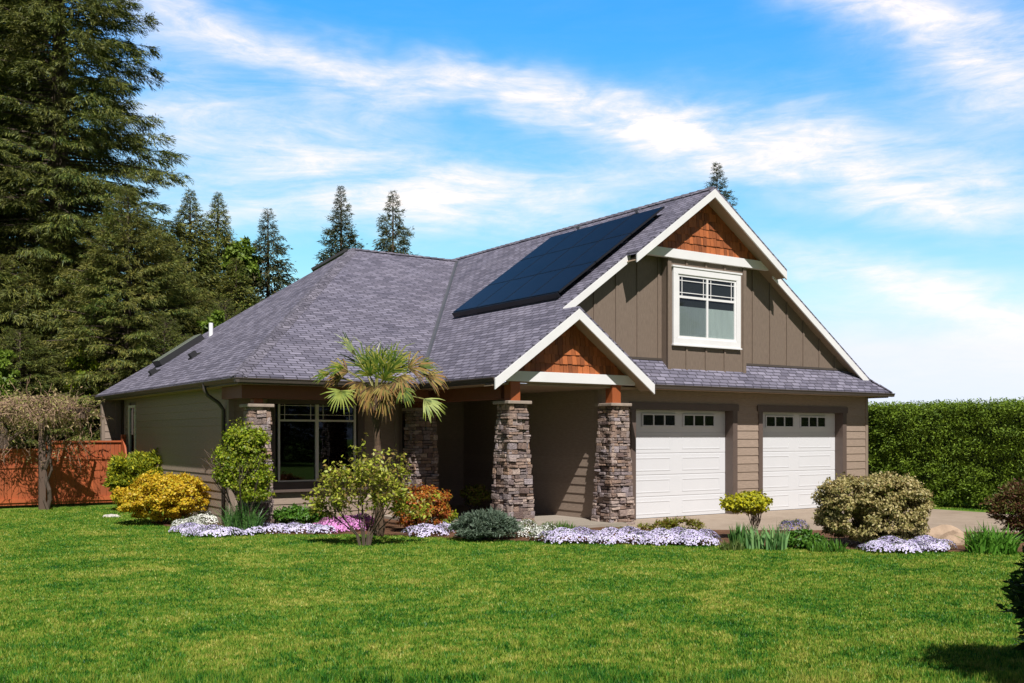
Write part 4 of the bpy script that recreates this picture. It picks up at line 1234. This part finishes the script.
for q, a in enumerate((
    (378, 372, -.05, 92, 150, .62, g_), (392, 366, .25, 70, 120, .55, g_), (366, 368, .2, 112, 120, .55, g_), (384, 380, -.3, 80, 170, .45, g_),
    (388, 372, -.15, 62, 130, .50, g_), (370, 376, -.25, 100, 160, .42, g_),
    (356, 356, .1, 124, 26, .52, g_), (348, 372, .0, 165, 130, .45, d_m), (344, 368, -.2, 178, 110, .42, g_), (352, 380, -.1, 200, 130, .38, d_m),
    (341, 391, -.35, 262, 215, .46, l_), (340, 378, .2, 190, 140, .4, d_m), (408, 368, .05, 20, 130, .50, d_m), (416, 372, -.2, 345, 150, .45, d_m),
    (400, 376, -.3, 300, 150, .42, d_m), (418, 368, .2, 5, 110, .46, g_), (424, 399, -.2, 318, 110, .46, l_), (412, 398, 0, 290, 100, .42, d_m),
    (384, 384, -.35, 275, 160, .42, d_m), (372, 386, -.3, 255, 120, .36, d_m), (392, 384, -.2, 285, 140, .46, d_m), (350, 408, .1, 190, 30, .40, d_m),
    (362, 382, -.2, 235, 130, .38, d_m), (368, 392, -.3, 265, 90, .44, d_m), (384, 396, -.25, 272, 100, .40, d_m), (402, 388, -.35, 296, 110, .42, g_), (330, 374, .1, 182, 80, .36, g_), (426, 376, .05, 350, 100, .42, d_m), (396, 372, .3, 50, 110, .5, g_), (380, 366, .0, 45, 140, .46, g_), (376, 364, .1, 135, 130, .46, g_))):
    px, py, dY, an, sp, Lf, mt = a
    if mt is d_m and q % 4 == 1: continue
    frond(px, py, dY, an, sp, Lf * (.85 + .3 * ((q * 7) % 5) / 4), mt, 100 + q, face=.15 + .25 * ((q * 3) % 5), droop=.45 if mt is g_ else (.9 if mt is d_m else .35))

# ------------------------------------------------------------------ strap and iris clumps
def blades(name, label, px, yfront, wpx, ytop, mat, n, w, seed, spread=.25, cat='plant', dep=.5):
    Yf = CZ * F / (yfront - YH); r = wpx / 2 / F * Yf; Yc = Yf + r * dep; h = zt(ytop, Yc); c = at(px, Yc)
    g = np.random.default_rng(seed)
    o = empty(name, tuple(c), label, cat)
    X = g.uniform(-1, 1, n) * r * .85; Yy = g.uniform(-1, 1, n) * r * dep
    B = np.stack([cT * X + sT * Yy, -sT * X + cT * Yy, np.zeros(n)], 1)
    a = g.random(n) * 6.283; ln = g.uniform(0, spread, n)
    d0 = unit(np.stack([np.cos(a) * ln, np.sin(a) * ln, np.ones(n)], 1)); d1 = unit(np.stack([np.cos(a) * ln * 2.6, np.sin(a) * ln * 2.6, np.ones(n)], 1))
    L = h * (g.uniform(.45, 1.08, n) * (1 - .35 * (X / r) ** 2))[:, None]
    b = g.random(n) * 6.283; s = np.stack([np.cos(b), np.sin(b), np.zeros(n)], 1) * w * .5
    p1 = B + d0 * L * .55; p2 = p1 + d1 * L * .45
    V = np.concatenate([np.stack([B - s * .8, B + s * .8, p1 + s, p1 - s], 1).reshape(-1, 4, 3), np.stack([p1 - s, p1 + s, p2 + s * .08, p2 - s * .08], 1).reshape(-1, 4, 3)], 1).reshape(-1, 3)
    fast_mesh('leaves', V, 4, mat, o)
blades('strap_plant', 'dark green strap-leaved clump below the climbing shrub', 242, 536, 38, 496, LM['strap'], 300, .018, 81, .5)
blades('green_perennial', 'bright green arching leafy clump right of the boulder', 992, 555, 50, 520, LM['bright'], 330, .030, 61, .95)
blades('iris_plant', 'dark blue-green iris clump under the small yellow bush', 742, 548, 26, 521, LM['strap'], 90, .030, 82, .25)
blades('iris_plant', 'pale green broad-bladed iris clump left of the other pale one', 757, 550, 24, 524, LM['iris'], 60, .036, 83, .28)
blades('iris_plant', 'pale green broad-bladed iris clump nearest the variegated shrub', 776, 551, 24, 520, LM['iris'], 60, .036, 84, .3)
blades('grass_tuft', 'small green grassy tuft below the porch between the columns', 560, 533, 34, 519, LM['green'], 160, .014, 85, .5)
blades('grass_tuft', 'low olive grassy tuft beside the mulch before the garage', 826, 553, 40, 536, LM['green'], 200, .014, 86, .5)
blades('grass_tuft', 'green tuft between the mulch and the yellow bush base', 732, 551, 26, 538, LM['matleaf'], 140, .014, 87, .6)

# ------------------------------------------------------------------ carpet flowers
def mat_flowers(label, pts, h, mat, n, seed, name='creeping_phlox', fs=.017, leafy=.5, cat='flowers', group='carpets of small flowers'):
    """pts: ground ellipses (px, y, half width px, half depth m)"""
    c0 = gp(pts[0][0], pts[0][1]); o = empty(name, tuple(c0), label, cat, group)
    g = np.random.default_rng(seed); P = []; N = []
    tot = sum(p[2] for p in pts)
    for (px, py, wx, dd) in pts:
        c = gp(px, py); Yc = CZ * F / (py - YH); rx = wx / F * Yc; k = int(n * wx / tot)
        t = g.random(k) ** .5; a = g.random(k) * 6.283
        wob = 1 + .13 * np.sin(a * 5 + seed) + .08 * np.sin(a * 9 + 2 * seed)
        X = rx * t * np.cos(a) * wob; Y_ = dd * t * np.sin(a) * wob
        z = h * np.sqrt(np.maximum(.0, 1 - t ** 3)) * (.75 + .25 * np.sin(X * 9 + seed) * np.sin(Y_ * 11)) + .02
        P.append(np.stack([c.x - c0.x + cT * X + sT * Y_, c.y - c0.y - sT * X + cT * Y_, z], 1))
        sl = t ** 3 * 1.6
        N.append(np.stack([(cT * np.cos(a) + sT * np.sin(a)) * sl, (-sT * np.cos(a) + cT * np.sin(a)) * sl, np.ones(k)], 1))
    P = np.concatenate(P); N = unit(np.concatenate(N) + g.normal(size=P.shape) * .35)
    k = len(P); ref = unit(g.normal(size=P.shape)); S = unit(np.cross(N, ref)); T = np.cross(N, S)
    V = []
    s = fs * g.uniform(.7, 1.2, (k, 1))
    for j in range(5):
        a = j * 2 * math.pi / 5
        V.append(P + (S * math.cos(a) + T * math.sin(a)) * s * .75 + N * .0)
    V = np.stack(V, 1).reshape(-1, 3)
    fast_mesh('blossoms', V, 5, mat, o)
    m = int(k * leafy); i = g.integers(0, k, m); Q = P[i] + g.normal(size=(m, 3)) * .012; Q[:, 2] = np.maximum(Q[:, 2] - .012, .012)
    D = unit(g.normal(size=(m, 3)) + np.array([0, 0, .6])); Nn = unit(g.normal(size=(m, 3)) + np.array([0, 0, 1.]))
    fast_mesh('leaves', leaf_quads(Q, D, Nn, .028, .010), 4, LM['matleaf'], o)
mat_flowers('white flower carpet beside the golden yellow shrub', [(205, 523, 24, .6), (228, 516, 22, .6), (190, 529, 18, .35), (213, 511, 15, .8)], .2, LM['white'], 7000, 1, leafy=.7)
mat_flowers('pale lavender flower carpet below the strap-leaved clump', [(214, 536, 30, .35), (190, 533, 20, .25)], .16, LM['lav'], 4200, 2)
mat_flowers('pale lavender flower carpet beneath the big window, left of the pink one', [(272, 533, 28, .32), (300, 533, 24, .32), (252, 535, 14, .25), (322, 534, 14, .2)], .16, LM['lav'], 4600, 3)
mat_flowers('pink flower carpet left of the small multi-stemmed tree', [(341, 531, 27, .55), (360, 528, 18, .4)], .26, LM['pink'], 5200, 4)
mat_flowers('pale lavender flower carpet between orange shrub and juniper', [(427, 536, 23, .38), (441, 533, 14, .3)], .20, LM['lav'], 2400, 5)
mat_flowers('long pale lavender flower carpet before the right porch column and left garage door', [(570, 543, 30, .34), (618, 543, 34, .38), (668, 544, 36, .36), (696, 545, 24, .32)], .24, LM['lav'], 13000, 6)
mat_flowers('white flower clump before the left porch column', [(524, 537, 16, .35), (545, 541, 16, .3)], .27, LM['white'], 2400, 7, leafy=1.6, name='candytuft')
mat_flowers('pale lavender flower carpet below the variegated shrub beside the boulder', [(893, 552, 32, .34), (928, 551, 24, .3)], .2, LM['lav'], 6000, 8)
mat_flowers('cream flower tuft between the two lavender carpets at the left', [(248, 534, 8, .16)], .12, LM['white'], 400, 9, leafy=2, name='candytuft')
mat_flowers('violet flowers behind the pale irises beside the drive', [(793, 533, 15, .25)], .24, LM['purple'], 420, 10, leafy=2.5, fs=.014, name='violet_flowers')
mat_flowers('few violet flowers at the foot of the left porch column', [(513, 529, 8, .12)], .28, LM['purple'], 120, 11, leafy=2, fs=.018, name='violet_flowers')

# boulder and pale stones
def rock(name, label, px, py, wpx, hm, m, seed, cat='rock', dep=.6):
    c = gp(px, py); Y = CZ * F / (py - YH); r = wpx / 2 / F * Y
    import bmesh
    bm = bmesh.new(); bmesh.ops.create_icosphere(bm, subdivisions=3, radius=1); g = random.Random(seed)
    ph = [(Vector((g.gauss(0, 1), g.gauss(0, 1), g.gauss(0, 1))).normalized(), g.uniform(.55, .85)) for _ in range(9)]
    for v in bm.verts:
        for n_, d_ in ph:
            e = v.co.dot(n_) - d_
            if e > 0: v.co -= n_ * e * .9
        v.co = Vector((v.co.x * r, v.co.y * r * dep, v.co.z * hm + hm * .25))
        v.co = Vector((v.co.x * cT + v.co.y * sT, -v.co.x * sT + v.co.y * cT, v.co.z))
        v.co += Vector((g.gauss(0, .006), g.gauss(0, .006), g.gauss(0, .006)))
    me = bpy.data.meshes.new(name); bm.to_mesh(me); bm.free(); me.materials.append(m)
    o = bpy.data.objects.new(name, me); COL.objects.link(o); o.location = c
    return tag(o, label, cat)
rock('boulder', 'tan flat-topped boulder behind the right lavender carpet', 938, 546, 58, .27, M['rock'], 4, dep=.5)
rock('flat_stone', 'pale flat stone on the lawn at the foot of the yellow shrub', 112, 517, 22, .05, M['pebble'], 5)
rock('flat_stone', 'small pale stone at the front edge of the left flower carpets', 236, 535, 12, .06, M['pebble'], 6)

# ------------------------------------------------------------------ sky, sun, camera
sun_to = Vector((-.35, -1, 1.33)).normalized()
el = math.asin(sun_to.z); rot = math.atan2(sun_to.x, sun_to.y)
world = bpy.data.worlds.new('World'); scene.world = world; world.use_nodes = True
nt = world.node_tree; nt.nodes.clear()
out = nt.nodes.new('ShaderNodeOutputWorld'); bg = nt.nodes.new('ShaderNodeBackground'); bg.inputs[1].default_value = .085
nt.links.new(bg.outputs[0], out.inputs[0])
sky = nt.nodes.new('ShaderNodeTexSky'); sky.sky_type = 'NISHITA'; sky.sun_disc = False
sky.sun_elevation = el; sky.sun_rotation = rot; sky.altitude = 100; sky.air_density = 1.0; sky.dust_density = .6; sky.ozone_density = 2.0
tc = nt.nodes.new('ShaderNodeTexCoord'); dirv = tc.outputs['Generated']
def vdot(v, c):
    n = nt.nodes.new('ShaderNodeVectorMath'); n.operation = 'DOT_PRODUCT'; nt.links.new(v, n.inputs[0]); n.inputs[1].default_value = c; return n.outputs['Value']
# compass angle (from the sight direction of the house) and elevation of the sky direction, in radians
dx_, dy_, dz_ = vdot(dirv, (cT, -sT, 0)), vdot(dirv, (sT, cT, 0)), vdot(dirv, (0, 0, 1))
az = mth(nt, 'ARCTAN2', dx_, dy_); ele = mth(nt, 'ARCSINE', dz_)
cmb = nt.nodes.new('ShaderNodeCombineXYZ'); nt.links.new(az, cmb.inputs[0]); nt.links.new(ele, cmb.inputs[1])
def mapping(v, sc, rotz=0, loc=(0, 0, 0)):
    m = nt.nodes.new('ShaderNodeMapping'); m.inputs['Scale'].default_value = sc; m.inputs['Rotation'].default_value = (0, 0, rotz); m.inputs['Location'].default_value = loc
    nt.links.new(v, m.inputs[0]); return m.outputs[0]
tilt = R(14)
warp = noise(nt, mapping(cmb.outputs[0], (3, 6, 1), tilt), 1.6, 4, .6)
wisp = noise(nt, mapping(cmb.outputs[0], (2.2, 11, 1), tilt, (3.1, 1.7, 0)), 2.0, 8, .66, .7)
fine = noise(nt, mapping(cmb.outputs[0], (7, 26, 1), tilt, (1.2, .4, 0)), 2.0, 7, .7, .5)
def azel(px, py):
    a = math.atan2(px - 512, F); return a, math.atan2((YH - py), math.hypot(F, px - 512))
def streak(p0, p1, w, amp, end=.10):
    (a0, e0), (a1, e1) = azel(*p0), azel(*p1); L = math.hypot(a1 - a0, e1 - e0); ta, te = (a1 - a0) / L, (e1 - e0) / L
    sa = mth(nt, 'SUBTRACT', az, a0); se = mth(nt, 'SUBTRACT', ele, e0)
    al = mth(nt, 'ADD', mth(nt, 'MULTIPLY', sa, ta), mth(nt, 'MULTIPLY', se, te))
    ac = mth(nt, 'SUBTRACT', mth(nt, 'MULTIPLY', se, ta), mth(nt, 'MULTIPLY', sa, te))
    ac = mth(nt, 'ADD', ac, mth(nt, 'MULTIPLY', mth(nt, 'SUBTRACT', warp, .5), .10))
    q = mth(nt, 'DIVIDE', ac, w / F)
    gss = mth(nt, 'EXPONENT', mth(nt, 'MULTIPLY', mth(nt, 'MULTIPLY', q, q), -1.0))
    f0 = mth(nt, 'DIVIDE', mth(nt, 'ADD', al, end * .5), end, True)
    f1 = mth(nt, 'DIVIDE', mth(nt, 'SUBTRACT', L + end * .5, al), end, True)
    return mth(nt, 'MULTIPLY', mth(nt, 'MULTIPLY', gss, amp), mth(nt, 'MULTIPLY', f0, f1))
tot = None
for s_ in (((110, 0), (420, 88), 24, 1.0, .08), ((430, 70), (700, 140), 20, 1.05, .08), ((640, 125), (1040, 205), 30, 1.0, .10), ((800, -40), (1060, 75), 34, 1.2, .08),
           ((770, 258), (1060, 318), 22, .85, .10), ((120, 95), (480, 190), 42, .85, .12), ((150, 190), (640, 200), 34, .75, .15), ((560, 150), (1040, 130), 45, .35, .2),
           ((760, 345), (1200, 360), 60, .45, .2)):
    v = streak(*s_); tot = v if tot is None else mth(nt, 'ADD', tot, v)
gate = mth(nt, 'MULTIPLY_ADD', wisp, 2.6); gate.node.inputs[2].default_value = -.50; gate.node.use_clamp = True
gate2 = mth(nt, 'MULTIPLY_ADD', fine, 1.6); gate2.node.inputs[2].default_value = .0; gate2.node.use_clamp = True
dens = mth(nt, 'MULTIPLY', tot, mth(nt, 'MULTIPLY', gate, gate2))
dens = mth(nt, 'ADD', dens, mth(nt, 'MULTIPLY', mth(nt, 'MULTIPLY', gate, gate2), .03), True)
dens = mth(nt, 'MULTIPLY', dens, mth(nt, 'MULTIPLY', dz_, 12.0, True), True)
lowf = mth(nt, 'EXPONENT', mth(nt, 'MULTIPLY', ele, -4.6))
tint = mixc(nt, 1.0, sky.outputs[0], mixc(nt, lowf, (.02, 1.88, 2.70), (2.5, 1.60, 1.70)), 'MULTIPLY')
cap_ = nt.nodes.new('ShaderNodeVectorMath'); cap_.operation = 'MINIMUM'; nt.links.new(tint, cap_.inputs[0]); cap_.inputs[1].default_value = (8.0, 8.8, 10.6)
skyc = mixc(nt, dens, cap_.outputs[0], (10.6, 9.9, 9.6))
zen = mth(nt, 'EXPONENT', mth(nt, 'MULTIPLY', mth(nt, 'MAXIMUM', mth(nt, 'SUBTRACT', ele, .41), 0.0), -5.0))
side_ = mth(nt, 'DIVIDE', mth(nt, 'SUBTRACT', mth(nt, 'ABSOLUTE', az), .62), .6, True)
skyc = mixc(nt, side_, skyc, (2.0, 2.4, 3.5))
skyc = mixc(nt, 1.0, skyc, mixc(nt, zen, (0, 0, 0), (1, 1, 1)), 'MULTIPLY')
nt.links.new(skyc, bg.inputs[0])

sl = bpy.data.lights.new('sun', 'SUN'); sl.energy = 5.0; sl.angle = R(.5); sl.color = (1, .96, .93)
so = bpy.data.objects.new('sun', sl); COL.objects.link(so)
so.rotation_euler = (-sun_to).to_track_quat('-Z', 'Y').to_euler(); so.location = (-10, -20, 30)

cam = bpy.data.cameras.new('camera'); co = bpy.data.objects.new('camera', cam); COL.objects.link(co)
co.location = (CX, CY, CZ); co.rotation_euler = (math.pi / 2, 0, -TH)
cam.sensor_width = 36; cam.lens = 36 * F / 1024; cam.shift_y = (YH - 341.5) / 1024
cam.clip_end = 3000; cam.clip_start = .1
scene.camera = co
scene.view_settings.view_transform = 'Standard'; scene.view_settings.look = 'None'
scene.view_settings.exposure = .3; scene.view_settings.gamma = 1.0
scene.render.resolution_x = 1024; scene.render.resolution_y = 683
